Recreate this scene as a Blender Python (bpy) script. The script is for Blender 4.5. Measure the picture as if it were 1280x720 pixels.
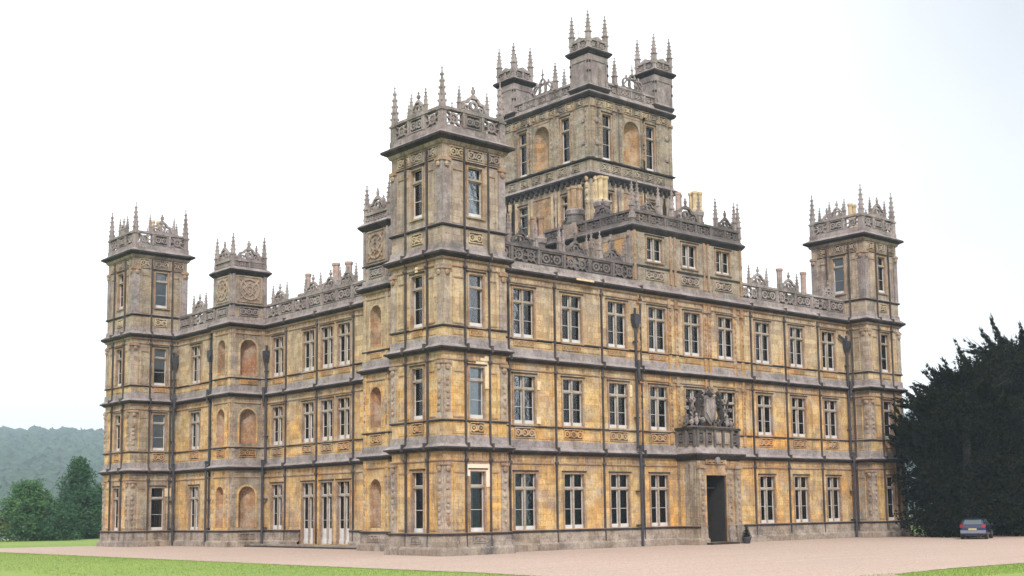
import bpy, math, random
from mathutils import Matrix, Vector
import numpy as np
R = math.radians
random.seed(7); rng = np.random.default_rng(7)
for o in list(bpy.data.objects): bpy.data.objects.remove(o)
sc = bpy.context.scene
col = sc.collection

# ---------------------------------------------------------------- camera
cam_d = bpy.data.cameras.new('camera'); cam = bpy.data.objects.new('camera', cam_d); col.objects.link(cam); sc.camera = cam
F, YAW, PIT, ROLL = 1569.857, 0.7342851, 0.1102363, -0.0139520
fw = Vector((math.sin(YAW)*math.cos(PIT), math.cos(YAW)*math.cos(PIT), math.sin(PIT)))
rt = Vector((math.cos(YAW), -math.sin(YAW), 0)); up = rt.cross(fw)
r2 = rt*math.cos(ROLL)+up*math.sin(ROLL); u2 = -rt*math.sin(ROLL)+up*math.cos(ROLL)
m = Matrix((r2, u2, -fw)).transposed().to_4x4(); m.translation = Vector((-38.6802, -50.6161, 2.2025)); cam.matrix_world = m
cam_d.sensor_width = 36; cam_d.lens = 36*F/1280
cam_d.shift_x = (640-681.7053)/1280; cam_d.shift_y = (464.0385-360)/1280
cam_d.clip_start = 0.5; cam_d.clip_end = 6000

# ---------------------------------------------------------------- world, sun, exposure
w = bpy.data.worlds.new('World'); sc.world = w; w.use_nodes = True
nt = w.node_tree; nt.nodes.clear()
SUN_EL, SUN_AZ = R(38), R(218)      # azimuth the light comes from, clockwise from +Y
sky = nt.nodes.new('ShaderNodeTexSky'); sky.sky_type = 'NISHITA'; sky.sun_disc = False
sky.sun_elevation = SUN_EL; sky.sun_rotation = SUN_AZ; sky.dust_density = 5; sky.air_density = 1.2
mx = nt.nodes.new('ShaderNodeMixRGB'); mx.inputs[0].default_value = 0.72; mx.inputs[2].default_value = (17.5, 17.3, 17.2, 1)
tc = nt.nodes.new('ShaderNodeTexCoord'); dp = nt.nodes.new('ShaderNodeVectorMath'); dp.operation = 'DOT_PRODUCT'; nt.links.new(tc.outputs['Generated'], dp.inputs[0])
dp.inputs[1].default_value = (math.sin(R(72))*math.cos(R(27)), math.cos(R(72))*math.cos(R(27)), math.sin(R(27)))
cn = nt.nodes.new('ShaderNodeTexNoise'); cn.inputs['Scale'].default_value = 2.2; cn.inputs['Detail'].default_value = 5; nt.links.new(tc.outputs['Generated'], cn.inputs['Vector'])
ma = nt.nodes.new('ShaderNodeMath'); ma.operation = 'MULTIPLY_ADD'; ma.inputs[1].default_value = .10; nt.links.new(cn.outputs['Fac'], ma.inputs[0]); nt.links.new(dp.outputs['Value'], ma.inputs[2])
mr = nt.nodes.new('ShaderNodeMapRange'); nt.links.new(ma.outputs[0], mr.inputs[0])
for i_, q_ in enumerate((.95, 1.05, .72, .30)): mr.inputs[i_+1].default_value = q_
nt.links.new(mr.outputs[0], mx.inputs[0])
bg = nt.nodes.new('ShaderNodeBackground'); bg.inputs[1].default_value = 0.10
wo = nt.nodes.new('ShaderNodeOutputWorld')
nt.links.new(sky.outputs[0], mx.inputs[1]); nt.links.new(mx.outputs[0], bg.inputs[0]); nt.links.new(bg.outputs[0], wo.inputs[0])
sl = bpy.data.lights.new('sun', 'SUN'); sl.energy = 3.2; sl.angle = R(5); sl.color = (1, .95, .87)
so = bpy.data.objects.new('sun', sl); col.objects.link(so)
sd = Vector((math.sin(SUN_AZ)*math.cos(SUN_EL), math.cos(SUN_AZ)*math.cos(SUN_EL), math.sin(SUN_EL)))
so.rotation_euler = sd.to_track_quat('Z', 'Y').to_euler()
sc.view_settings.view_transform = 'Standard'; sc.view_settings.look = 'None'; sc.view_settings.gamma = 1
sc.view_settings.exposure = 0.16

# ---------------------------------------------------------------- helpers
def rgb(t): return (t[0], t[1], t[2], 1)
class NT:
    def __init__(s, name, rough=.85):
        s.m = bpy.data.materials.new(name); s.m.use_nodes = True; s.t = s.m.node_tree
        s.b = s.t.nodes['Principled BSDF']; s.b.inputs['Roughness'].default_value = rough
        s.pos = s.t.nodes.new('ShaderNodeNewGeometry').outputs['Position']
    def n(s, k, **kw):
        x = s.t.nodes.new(k)
        for a, b in kw.items(): setattr(x, a, b)
        return x
    def l(s, a, b): s.t.links.new(a, b)
    def scaled(s, v, src=None):
        x = s.n('ShaderNodeVectorMath', operation='MULTIPLY'); s.l(src or s.pos, x.inputs[0]); x.inputs[1].default_value = v; return x.outputs[0]
    def noise(s, scale, detail=4, vec=None, rough=.6, lo=None, hi=None):
        x = s.n('ShaderNodeTexNoise'); x.inputs['Scale'].default_value = scale; x.inputs['Detail'].default_value = detail; x.inputs['Roughness'].default_value = rough
        s.l(vec or s.pos, x.inputs['Vector'])
        if lo is None: return x.outputs['Fac']
        return s.rng(x.outputs['Fac'], lo, hi)
    def rng(s, v, lo, hi, a=0., b=1.):
        x = s.n('ShaderNodeMapRange'); s.l(v, x.inputs[0])
        for i, q in enumerate((lo, hi, a, b)): x.inputs[i+1].default_value = q
        return x.outputs[0]
    def mix(s, f, a, b, mode='MIX'):
        x = s.n('ShaderNodeMixRGB', blend_type=mode)
        for i, q in enumerate((f, a, b)):
            if hasattr(q, 'links'): s.l(q, x.inputs[i])
            else: x.inputs[i].default_value = q if i == 0 else rgb(q)
        return x.outputs[0]
    def math(s, op, a, b):
        x = s.n('ShaderNodeMath', operation=op)
        for i, q in enumerate((a, b)):
            if hasattr(q, 'links'): s.l(q, x.inputs[i])
            else: x.inputs[i].default_value = q
        return x.outputs[0]
    def bump(s, h, st=.4, d=.05):
        x = s.n('ShaderNodeBump'); x.inputs['Strength'].default_value = st; x.inputs['Distance'].default_value = d
        s.l(h, x.inputs['Height']); s.l(x.outputs[0], s.b.inputs['Normal'])
    def out(s, c):
        if hasattr(c, 'links'): s.l(c, s.b.inputs['Base Color'])
        else: s.b.inputs['Base Color'].default_value = rgb(c)
        return s.m

def simple(name, c, rough=.6, metal=0, var=.25, sc_=3.):
    k = NT(name, rough); k.b.inputs['Metallic'].default_value = metal
    n = k.noise(sc_, 5); return k.out(k.mix(k.rng(n, .3, .7), tuple(x*(1-var) for x in c), tuple(min(1, x*(1+var)) for x in c)))

def ashlar(name, warm, pale, grey, amount_grey, high=True, blocks=True, streaks=.7):
    k = NT(name, .9)
    c = k.mix(k.noise(.33, 5, lo=.38, hi=.62), warm, pale)
    c = k.mix(k.noise(1.7, 5, lo=.45, hi=.72), c, tuple(x*.62 for x in warm))
    sep = k.n('ShaderNodeSeparateXYZ'); k.l(k.pos, sep.inputs[0])
    if high:   # upper storeys are of a paler, greyer stone
        hz = k.rng(sep.outputs[2], 8., 14.5); hz = k.math('MULTIPLY', hz, .85)
        c = k.mix(hz, c, (.42, .345, .25))
    gm = k.noise(.55, 6, rough=.68, lo=.5, hi=.66)
    c = k.mix(k.math('MULTIPLY', gm, amount_grey), c, grey)
    h = None
    if blocks:
        cmb = k.n('ShaderNodeCombineXYZ'); k.l(k.math('ADD', sep.outputs[0], sep.outputs[1]), cmb.inputs[0]); k.l(sep.outputs[2], cmb.inputs[1])
        br = k.n('ShaderNodeTexBrick'); k.l(cmb.outputs[0], br.inputs['Vector'])
        br.inputs['Scale'].default_value = 1; br.inputs['Brick Width'].default_value = .78; br.inputs['Row Height'].default_value = .33
        br.inputs['Mortar Size'].default_value = .012; br.inputs['Bias'].default_value = 0
        br.inputs['Color1'].default_value = (.74, .70, .67, 1); br.inputs['Color2'].default_value = (1.30, 1.28, 1.24, 1); br.inputs['Mortar'].default_value = (.66, .60, .54, 1)
        c = k.mix(.75, c, br.outputs[0], 'MULTIPLY')
    # rain-washed dirt in vertical streaks
    st = k.noise(1., 5, vec=k.scaled((1.9, 1.9, .22)), rough=.7, lo=.51, hi=.68)
    c = k.mix(k.math('MULTIPLY', st, streaks), c, (.10, .08, .06))
    if blocks:      # run-off marks hanging under each string course
        run = None
        for lev in (5.45, 10.56, 15.47, 21.68, 31.1):
            q = k.math('MULTIPLY', k.rng(sep.outputs[2], lev-1.7, lev-.25), k.math('LESS_THAN', sep.outputs[2], lev)); run = q if run is None else k.math('MAXIMUM', run, q)
        s2 = k.noise(1., 5, vec=k.scaled((3.2, 3.2, .16)), rough=.75, lo=.42, hi=.60)
        c = k.mix(k.math('MULTIPLY', k.math('MULTIPLY', run, s2), .9), c, (.12, .08, .06))
    g = k.noise(7., 6, rough=.75)
    lt = .12 if max(warm) < .12 else 1.
    c = k.mix(k.rng(k.noise(.9, 5, rough=.7), 
          .48, .63, 0, .48*lt), c, (.56, .47, .33) if high else (.44, .39, .32) if blocks else (.40, .36, .37))
    c = k.mix(k.rng(k.noise(2.6, 6, rough=.75), .54, .72, 0, .45*lt), c, (.20, .135, .115))
    c = k.mix(k.rng(g, .51, .66, 0, .65*(.3+.7*lt)), c, (.10, .07, .055) if lt == 1 else (.01, .01, .01))
    c = k.mix(k.rng(k.noise(10., 4, rough=.7), .56, .70, 0, .6*lt), c, (.52, .44, .35))
    k.bump(g, .5, .06)
    return k.out(c)

M = {}
M['stone'] = ashlar('honey_stone', (.60, .335, .10), (.56, .405, .18), (.27, .215, .185), .85)
M['orange'] = ashlar('orange_stone', (.46, .235, .085), (.46, .30, .135), (.28, .205, .155), .5, high=False, streaks=.45)
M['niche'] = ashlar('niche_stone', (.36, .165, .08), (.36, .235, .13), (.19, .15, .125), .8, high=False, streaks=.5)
M['grey'] = ashlar('weathered_grey_stone', (.225, .18, .185), (.31, .27, .265), (.11, .105, .105), 1.0, high=False, blocks=False, streaks=.75)
M['pale'] = ashlar('pale_tower_stone', (.35, .275, .225), (.38, .315, .26), (.18, .16, .165), 1.0, high=False, streaks=.75)
M['shaft'] = ashlar('dark_lichened_shaft_stone', (.045, .034, .034), (.085, .065, .06), (.02, .018, .02), .8, high=False, blocks=False, streaks=.3)
M['ledge'] = ashlar('pale_lavender_weathered_stone', (.245, .21, .22), (.31, .275, .275), (.12, .11, .115), 1.0, high=False, blocks=False, streaks=.6)
M['crust_shade'] = ashlar('black_crust_and_shade_stone', (.012, .010, .012), (.026, .02, .022), (.009, .008, .010), .8, high=False, blocks=False, streaks=.3)  # black grime with the shade under mouldings and in recesses painted in
M['mullion'] = ashlar('mullion_stone', (.31, .255, .20), (.37, .32, .265), (.22, .19, .165), .6, high=False, blocks=False, streaks=.3)
M['surround'] = ashlar('brown_surround_stone', (.30, .175, .10), (.36, .24, .14), (.17, .12, .10), .6, high=False, blocks=False, streaks=.4)
M['base'] = ashlar('stained_plinth_stone', (.26, .205, .16), (.33, .29, .275), (.095, .085, .09), 1.0, high=False, streaks=.9)
M['grey_mottled'] = ashlar('grey_mottled_stone', (.30, .235, .165), (.31, .27, .21), (.17, .155, .145), 1.0, high=False, streaks=.95)
M['tower'] = ashlar('grey_buff_tower_stone', (.285, .24, .185), (.33, .285, .225), (.135, .13, .125), 1.0, high=False, streaks=.95)
M['soot'] = ashlar('sooty_parapet_stone', (.115, .095, .10), (.19, .165, .16), (.05, .05, .055), 1.0, high=False, blocks=False, streaks=.8)
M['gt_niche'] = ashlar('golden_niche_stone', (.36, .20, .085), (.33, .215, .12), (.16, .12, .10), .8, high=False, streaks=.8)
M['new_stone'] = simple('new_pale_stone', (.62, .49, .33), .85, var=.22, sc_=6.)
M['pink_stone'] = simple('new_pinkish_stone', (.76, .58, .47), .85, var=.1)
M['white'] = simple('white_paint', (.54, .53, .54), .5, var=.15)
M['lead'] = simple('dark_lead', (.035, .035, .045), .6, var=.5)
M['roof'] = simple('lead_roof', (.16, .165, .18), .6, var=.3, sc_=.6)
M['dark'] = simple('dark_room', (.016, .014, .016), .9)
M['curtain'] = simple('curtain_cloth', (.60, .62, .66), .9, var=.12, sc_=6)
M['cloth'] = simple('brown_curtain_cloth', (.26, .20, .18), .9, var=.4, sc_=5)
M['blind'] = simple('pale_blind', (.70, .74, .80), .9, var=.05, sc_=1)
M['pot'] = simple('buff_chimney_clay', (.47, .36, .22), .8, var=.35)
M['pot_red'] = simple('red_chimney_clay', (.34, .245, .215), .8, var=.3)
k = NT('window_glass'); k.t.nodes.remove(k.b)
tr = k.n('ShaderNodeBsdfTransparent'); tr.inputs[0].default_value = (.80, .83, .86, 1); gl = k.n('ShaderNodeBsdfGlossy'); gl.inputs['Roughness'].default_value = .04
nb = k.n('ShaderNodeBump'); nb.inputs['Strength'].default_value = .25; nb.inputs['Distance'].default_value = .02; k.l(k.noise(.9, 3), nb.inputs['Height']); k.l(nb.outputs[0], gl.inputs['Normal'])
fr = k.n('ShaderNodeFresnel'); fr.inputs[0].default_value = 1.52
ms = k.n('ShaderNodeMixShader'); k.l(k.math('ADD', fr.outputs[0], .02), ms.inputs[0]); k.l(tr.outputs[0], ms.inputs[1]); k.l(gl.outputs[0], ms.inputs[2])
k.l(ms.outputs[0], k.t.nodes['Material Output'].inputs[0]); M['glass'] = k.m

class MB:
    """collects faces in local axes: x along the wall, y inwards, z up"""
    def __init__(s): s.v = []; s.f = []; s.mi = []; s.mats = []; s.o = (0, 0); s.r = (1, 0)
    def at(s, x=0, y=0, rz=0.): s.o = (x, y); s.r = (math.cos(rz), math.sin(rz)); return s
    def mat(s, m):
        if m not in s.mats: s.mats.append(m)
        return s.mats.index(m)
    def p(s, x, y, z):
        c, q = s.r; s.v.append((s.o[0]+x*c-y*q, s.o[1]+x*q+y*c, z)); return len(s.v)-1
    def face(s, pts, m): i = [s.p(*q) for q in pts]; s.f.append(i); s.mi.append(s.mat(m))
    def box(s, x0, x1, y0, y1, z0, z1, m):
        i = [s.p(x, y, z) for z in (z0, z1) for x, y in ((x0, y0), (x1, y0), (x1, y1), (x0, y1))]
        k = s.mat(m)
        for q in ((0, 3, 2, 1), (4, 5, 6, 7), (0, 1, 5, 4), (1, 2, 6, 5), (2, 3, 7, 6), (3, 0, 4, 7)): s.f.append([i[a] for a in q]); s.mi.append(k)
    def loft(s, rings, m, cap=True):
        k = s.mat(m); R_ = [[s.p(*q) for q in r] for r in rings]; n = len(rings[0])
        for a, b in zip(R_, R_[1:]):
            for j in range(n): s.f.append([a[j], a[(j+1) % n], b[(j+1) % n], b[j]]); s.mi.append(k)
        if cap: s.f.append(R_[0][::-1]); s.f.append(R_[-1]); s.mi += [k, k]
    def lathe(s, x, y, prof, m, n=8, ph=0.):
        s.loft([[(x+r*math.cos(ph+2*math.pi*j/n), y+r*math.sin(ph+2*math.pi*j/n), z) for j in range(n)] for r, z in prof], m)
    def slab(s, poly, y0, y1, m):      # polygon in x,z extruded in y
        s.loft([[(x, y, z) for x, z in poly] for y in (y0, y1)], m)
    def ring(s, cx, cz, ro, ri, y0, y1, m, n=10, ph=0., sx=1.):
        k = s.mat(m); A = []
        for r, y in ((ro, y0), (ri, y0), (ri, y1), (ro, y1)): A.append([s.p(cx+sx*r*math.cos(ph+2*math.pi*j/n), y, cz+r*math.sin(ph+2*math.pi*j/n)) for j in range(n)])
        for a in range(4):
            b = (a+1) % 4
            for j in range(n): s.f.append([A[a][j], A[a][(j+1) % n], A[b][(j+1) % n], A[b][j]]); s.mi.append(k)
    def bar(s, x0, z0, x1, z1, t, y0, y1, m):
        dx, dz = x1-x0, z1-z0; L = math.hypot(dx, dz) or 1; nx, nz = -dz/L*t/2, dx/L*t/2
        s.slab([(x0-nx, z0-nz), (x1-nx, z1-nz), (x1+nx, z1+nz), (x0+nx, z0+nz)], y0, y1, m)
    def blob(s, x, y, z, rx, ry, rz_, m, n=7, k=5):
        pr = [(math.sin(math.pi*i/k), -math.cos(math.pi*i/k)) for i in range(k+1)]
        s.loft([[(x+rx*max(a, .05)*math.cos(2*math.pi*j/n), y+ry*max(a, .05)*math.sin(2*math.pi*j/n), z+rz_*b) for j in range(n)] for a, b in pr], m)
    def mesh(s, name):
        me = bpy.data.meshes.new(name); me.from_pydata(s.v, [], s.f)
        for m_ in s.mats: me.materials.append(M[m_])
        me.polygons.foreach_set('material_index', s.mi); me.update(); return me
    def build(s, name, parent=None, loc=None, rz=0.):
        return link(name, s.mesh(name), parent, loc, rz)
def link(name, me, parent=None, loc=None, rz=0., scale=None):
    o = bpy.data.objects.new(name, me); col.objects.link(o); o.parent = parent
    if loc: o.location = loc
    o.rotation_euler = (0, 0, rz)
    if scale: o.scale = scale
    return o
def tag(o, label=None, cat=None, group=None, kind=None):
    for a, b in (('label', label), ('category', cat), ('group', group), ('kind', kind)):
        if b: o[a] = b
    return o
def empty(name, loc=(0, 0, 0), rz=0):
    o = bpy.data.objects.new(name, None); col.objects.link(o); o.location = loc; o.rotation_euler = (0, 0, rz); return o

# profile swept along a plan outline (mitred); open or closed, wall on the left of travel for a CCW outline
def sweep(mb, path, prof, closed=True):
    n = len(path); P = [Vector(p) for p in path]; nor = []
    for i in range(n):
        a = (P[i]-P[i-1]) if (closed or i > 0) else (P[1]-P[0]); b = (P[(i+1) % n]-P[i]) if (closed or i < n-1) else a
        a.normalize(); b.normalize(); na = Vector((a.y, -a.x)); nb_ = Vector((b.y, -b.x)); v = na+nb_
        nor.append(v/(max(.3, 1+na.dot(nb_))))
    last = n if closed else n-1
    for (d0, z0, m_), (d1, z1, _) in zip(prof, prof[1:]):
        for i in range(last):
            j = (i+1) % n
            a, b = P[i]+nor[i]*d0, P[j]+nor[j]*d0; c, d = P[j]+nor[j]*d1, P[i]+nor[i]*d1
            mb.face([(a.x, a.y, z0), (b.x, b.y, z0), (c.x, c.y, z1), (d.x, d.y, z1)], m_)

# wall face in the plane y=0 with holes; reveals go inwards
def wall_face(mb, x0, x1, z0, z1, holes, m_, depth=.5, nm='niche', jamb='stone'):
    xs = sorted({x0, x1, *[h[0] for h in holes], *[h[1] for h in holes]}); zs = sorted({z0, z1, *[h[2] for h in holes], *[h[3] for h in holes]})
    for a, b in zip(xs, xs[1:]):
        for c, d in zip(zs, zs[1:]):
            cx, cz = (a+b)/2, (c+d)/2
            if any(h[0] < cx < h[1] and h[2] < cz < h[3] for h in holes): continue
            mb.face([(a, 0, c), (b, 0, c), (b, 0, d), (a, 0, d)], m_)
    for h in holes:
        a, b, c, d = h[:4]
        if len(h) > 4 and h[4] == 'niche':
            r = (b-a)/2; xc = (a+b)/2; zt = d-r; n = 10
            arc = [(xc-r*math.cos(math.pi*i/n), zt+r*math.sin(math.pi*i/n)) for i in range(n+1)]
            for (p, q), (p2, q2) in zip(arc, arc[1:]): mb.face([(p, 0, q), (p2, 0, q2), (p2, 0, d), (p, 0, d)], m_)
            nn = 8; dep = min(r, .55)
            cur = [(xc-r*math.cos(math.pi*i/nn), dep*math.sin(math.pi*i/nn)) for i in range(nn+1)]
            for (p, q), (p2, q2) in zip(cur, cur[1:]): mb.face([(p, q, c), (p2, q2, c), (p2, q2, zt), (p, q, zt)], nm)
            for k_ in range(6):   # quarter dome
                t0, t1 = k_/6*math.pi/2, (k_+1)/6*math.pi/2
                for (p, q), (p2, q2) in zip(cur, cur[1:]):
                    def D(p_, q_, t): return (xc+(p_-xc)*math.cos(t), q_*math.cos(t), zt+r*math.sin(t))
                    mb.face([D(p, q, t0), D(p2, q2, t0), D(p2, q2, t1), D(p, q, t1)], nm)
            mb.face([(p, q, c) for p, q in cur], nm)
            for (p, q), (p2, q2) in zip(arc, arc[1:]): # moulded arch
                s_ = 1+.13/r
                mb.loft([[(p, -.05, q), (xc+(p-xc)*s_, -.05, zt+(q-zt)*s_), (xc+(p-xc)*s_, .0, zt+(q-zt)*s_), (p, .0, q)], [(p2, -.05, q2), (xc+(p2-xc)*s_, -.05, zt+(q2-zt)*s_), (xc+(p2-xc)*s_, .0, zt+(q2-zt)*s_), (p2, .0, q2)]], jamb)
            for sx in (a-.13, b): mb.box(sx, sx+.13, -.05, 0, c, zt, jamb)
        else:
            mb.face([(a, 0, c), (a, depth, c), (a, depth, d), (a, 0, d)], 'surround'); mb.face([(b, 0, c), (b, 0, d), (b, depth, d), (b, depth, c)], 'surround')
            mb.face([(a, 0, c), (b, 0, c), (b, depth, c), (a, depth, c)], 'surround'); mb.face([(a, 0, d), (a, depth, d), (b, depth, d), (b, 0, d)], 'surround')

# carved relief panel
def relief(mb, cx, z0, z1, wd, m_='stone', y=0.):
    h = z1-z0; x0, x1 = cx-wd/2, cx+wd/2
    mb.box(x0+.05, x1-.05, y-.012, y, z0+.05, z1-.05, 'crust_shade' if m_ != 'grey' else 'crust_shade')  # black backing paints the shade in the gaps of the carving
    for a in ((x0, x0+.06, z0, z1), (x1-.06, x1, z0, z1), (x0+.06, x1-.06, z0, z0+.05), (x0+.06, x1-.06, z1-.05, z1)): mb.box(a[0], a[1], y-.07, y, a[2], a[3], m_)
    n = max(1, round(wd/h/.9)); st = wd/n
    for i in range(n):
        c = x0+st*(i+.5); r = min(h*.36, st*.42)
        mb.ring(c, (z0+z1)/2, r, r*.58, y-.06, y-.01, m_, 9, random.random(), 1.15)
        mb.blob(c+random.uniform(-.02, .02), y-.03, (z0+z1)/2, r*.33, .06, r*.36, m_, 6, 4)
        if i < n-1:
            mb.blob(c+st/2, y-.03, (z0+z1)/2+h*.17, st*.10, .05, h*.13, m_, 5, 3); mb.blob(c+st/2, y-.03, (z0+z1)/2-h*.17, st*.10, .05, h*.13, m_, 5, 3)

# pierced strapwork panel: real openings
def pierced(mb, x0, x1, z0, z1, m_='grey', y0=0., y1=.16):
    h = z1-z0; wd = x1-x0; n = max(1, round(wd/h/1.0)); st = wd/n; zc = (z0+z1)/2
    for i in range(n):
        c = x0+st*(i+.5); r = h*.36
        mb.ring(c, zc, r, r*.62, y0, y1, m_, 10, .3)
        mb.ring(c, zc, r*.36, r*.1, y0+.02, y1-.02, m_, 6)
        for sx in (-1, 1):
            for sz in (-1, 1): mb.bar(c+sx*r*.62, zc+sz*r*.62, c+sx*st*.5, zc+sz*h*.5, .085, y0+.01, y1-.01, m_)
            mb.bar(c+sx*r*.9, zc, c+sx*st*.5, zc, .07, y0+.02, y1-.02, m_)
        for a in (0, math.pi/2): mb.bar(c-r*.6*math.cos(a), zc-r*.6*math.sin(a), c+r*.6*math.cos(a), zc+r*.6*math.sin(a), .06, y0+.03, y1-.03, m_)

def parapet(mb, x0, x1, z0, z1, bays, base=.0, m_='grey', posts=True):
    """straight run of parapet; bays is a string: p pierced, s solid carved"""
    n = len(bays); st = (x1-x0)/n; cop = .14
    mb.box(x0, x1, 0, .22, z0, z0+.12+base, m_)
    mb.box(x0, x1, -.06, .28, z1-cop, z1, m_)
    for i, b in enumerate(bays):
        a, c = x0+i*st, x0+(i+1)*st
        if posts:
            mb.box(a-.09, a+.09, -.035, .25, z0+.12+base, z1-cop, m_)
        if b == 'p': pierced(mb, a+.09, c-.09, z0+.12+base, z1-cop, m_, .02, .2)
        else:
            mb.box(a+.09, c-.09, .05, .2, z0+.12+base, z1-cop, m_); relief(mb, (a+c)/2, z0+.17+base, z1-cop-.04, c-a-.3, m_, .05)
    if posts: mb.box(x1-.09, x1+.09, -.035, .25, z0+.12+base, z1-cop, m_)

# shared meshes ---------------------------------------------------
def pinnacle_mesh(h, wb, crockets=4, m_='grey'):
    mb = MB(); a = wb/2; hs = h*.30
    mb.box(-a, a, -a, a, 0, hs, m_); mb.box(-a*1.35, a*1.35, -a*1.35, a*1.35, hs, hs+.07*h/2, m_)
    mb.box(-a*1.2, a*1.2, -a*1.2, a*1.2, -.02, .06*h, m_)
    z0 = hs+.035*h; pr = []
    for i in range(crockets+1):
        t = i/(crockets+1); t2 = (i+1)/(crockets+1); r0 = a*1.12*(1-t)**.85+.02; r1 = a*1.12*(1-t2)**.85+.02
        za, zb = z0+(h-z0-.08)*t, z0+(h-z0-.08)*t2
        pr += [(r0, za), (r1*1.02, zb-.02)]
        if i: 
            for q in range(4):
                an = q*math.pi/2+math.pi/4; d = r0*1.25
                mb.blob(d*.92*math.cos(an), d*.92*math.sin(an), za+.03, .27*a+.01, .27*a+.01, .03*h*.8, m_, 5, 3)
    mb.lathe(0, 0, pr, m_, 8, math.pi/8); mb.blob(0, 0, h-.06, .035+a*.12, .035+a*.12, .07, m_, 6, 4)
    return mb.mesh('pinnacle')
PIN_BIG = pinnacle_mesh(3.35, .34, 5); PIN_MED = pinnacle_mesh(2.0, .22, 4); PIN_SM = pinnacle_mesh(1.35, .17, 3)

def urn(mb, x, y, z, s=1., m_='grey'):
    mb.lathe(x, y, [(.14*s, z), (.14*s, z+.08*s), (.06*s, z+.16*s), (.17*s, z+.32*s), (.19*s, z+.45*s), (.10*s, z+.58*s), (.05*s, z+.64*s)], m_, 8)
    mb.blob(x, y, z+.74*s, .10*s, .10*s, .12*s, m_)
def statue(mb, x, y, z, s=1., m_='grey'):
    mb.box(x-.16*s, x+.16*s, y-.14*s, y+.14*s, z, z+.14*s, m_)
    mb.blob(x, y, z+.42*s, .17*s, .15*s, .32*s, m_); mb.blob(x-.02*s, y, z+.80*s, .10*s, .10*s, .13*s, m_)
    mb.blob(x+.17*s, y, z+.50*s, .06*s, .07*s, .22*s, m_, 5, 4); mb.blob(x-.17*s, y, z+.45*s, .06*s, .07*s, .2*s, m_, 5, 4)
def gable_mesh(wd, h, top='statue', g_='grey'):
    """scrolled strapwork gable standing on a coping"""
    mb = MB(); a = wd/2
    mb.box(-a, a, 0, .2, -.02, .12, g_)
    mb.ring(0, h*.42, h*.30, h*.17, .02, .18, g_, 12)
    mb.ring(-a*.52, h*.27, h*.17, h*.08, .03, .17, g_, 9); mb.ring(a*.52, h*.27, h*.17, h*.08, .03, .17, g_, 9)
    for s in (-1, 1):
        mb.slab([(s*a*.96, .1), (s*a*.80, .1), (s*a*.62, h*.50), (s*a*.36, h*.56), (s*a*.22, h*.80), (s*a*.12, h*.98), (s*a*.34, h*.86), (s*a*.48, h*.68), (s*a*.76, h*.60), (s*a*.90, h*.36)], .0, .2, g_)
        mb.bar(s*a*.3, .1, s*a*.1, h*.3, .07, .03, .17, g_)
    mb.slab([(-a*.22, h*.82), (a*.22, h*.82), (a*.16, h*.98), (-a*.16, h*.98)], -.02, .22, g_)
    (statue if top == 'statue' else urn)(mb, 0, .1, h*.97, .62, g_)
    return mb.mesh('strapwork_gable')
GAB = {('statue', 1.9): gable_mesh(1.9, .95), ('urn', 1.9): gable_mesh(1.9, .85, 'urn'), ('statue', 2.6): gable_mesh(2.6, 1.0), ('urn', 1.3): gable_mesh(1.25, .8, 'urn')}
GABS = {('statue', 1.9): gable_mesh(1.6, .78, 'statue', 'soot'), ('urn', 1.9): gable_mesh(1.6, .72, 'urn', 'soot'), ('statue', 2.6): gable_mesh(2.6, 1.0, 'statue', 'soot')}
def gable(parent, loc, rz, key, pins=True, pin_mesh=None, dark=False):
    g = link('strapwork_gable', (GABS if dark else GAB)[key], parent, loc, rz)
    if pins:
        for s in (-1, 1): link('pinnacle', pin_mesh or PIN_SM, g, (s*key[1]/2, .1, 0))
    return g

def limb(mb, a, b, ra, rb, m_):
    A_, B2 = Vector(a), Vector(b); d = (B2-A_).normalized(); u = d.orthogonal().normalized(); v = d.cross(u)
    mb.loft([[tuple(P+u*r*math.cos(t)+v*r*math.sin(t)) for t in [2*math.pi*i/6 for i in range(6)]] for P, r in ((A_, ra), (B2, rb))], m_)
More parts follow.
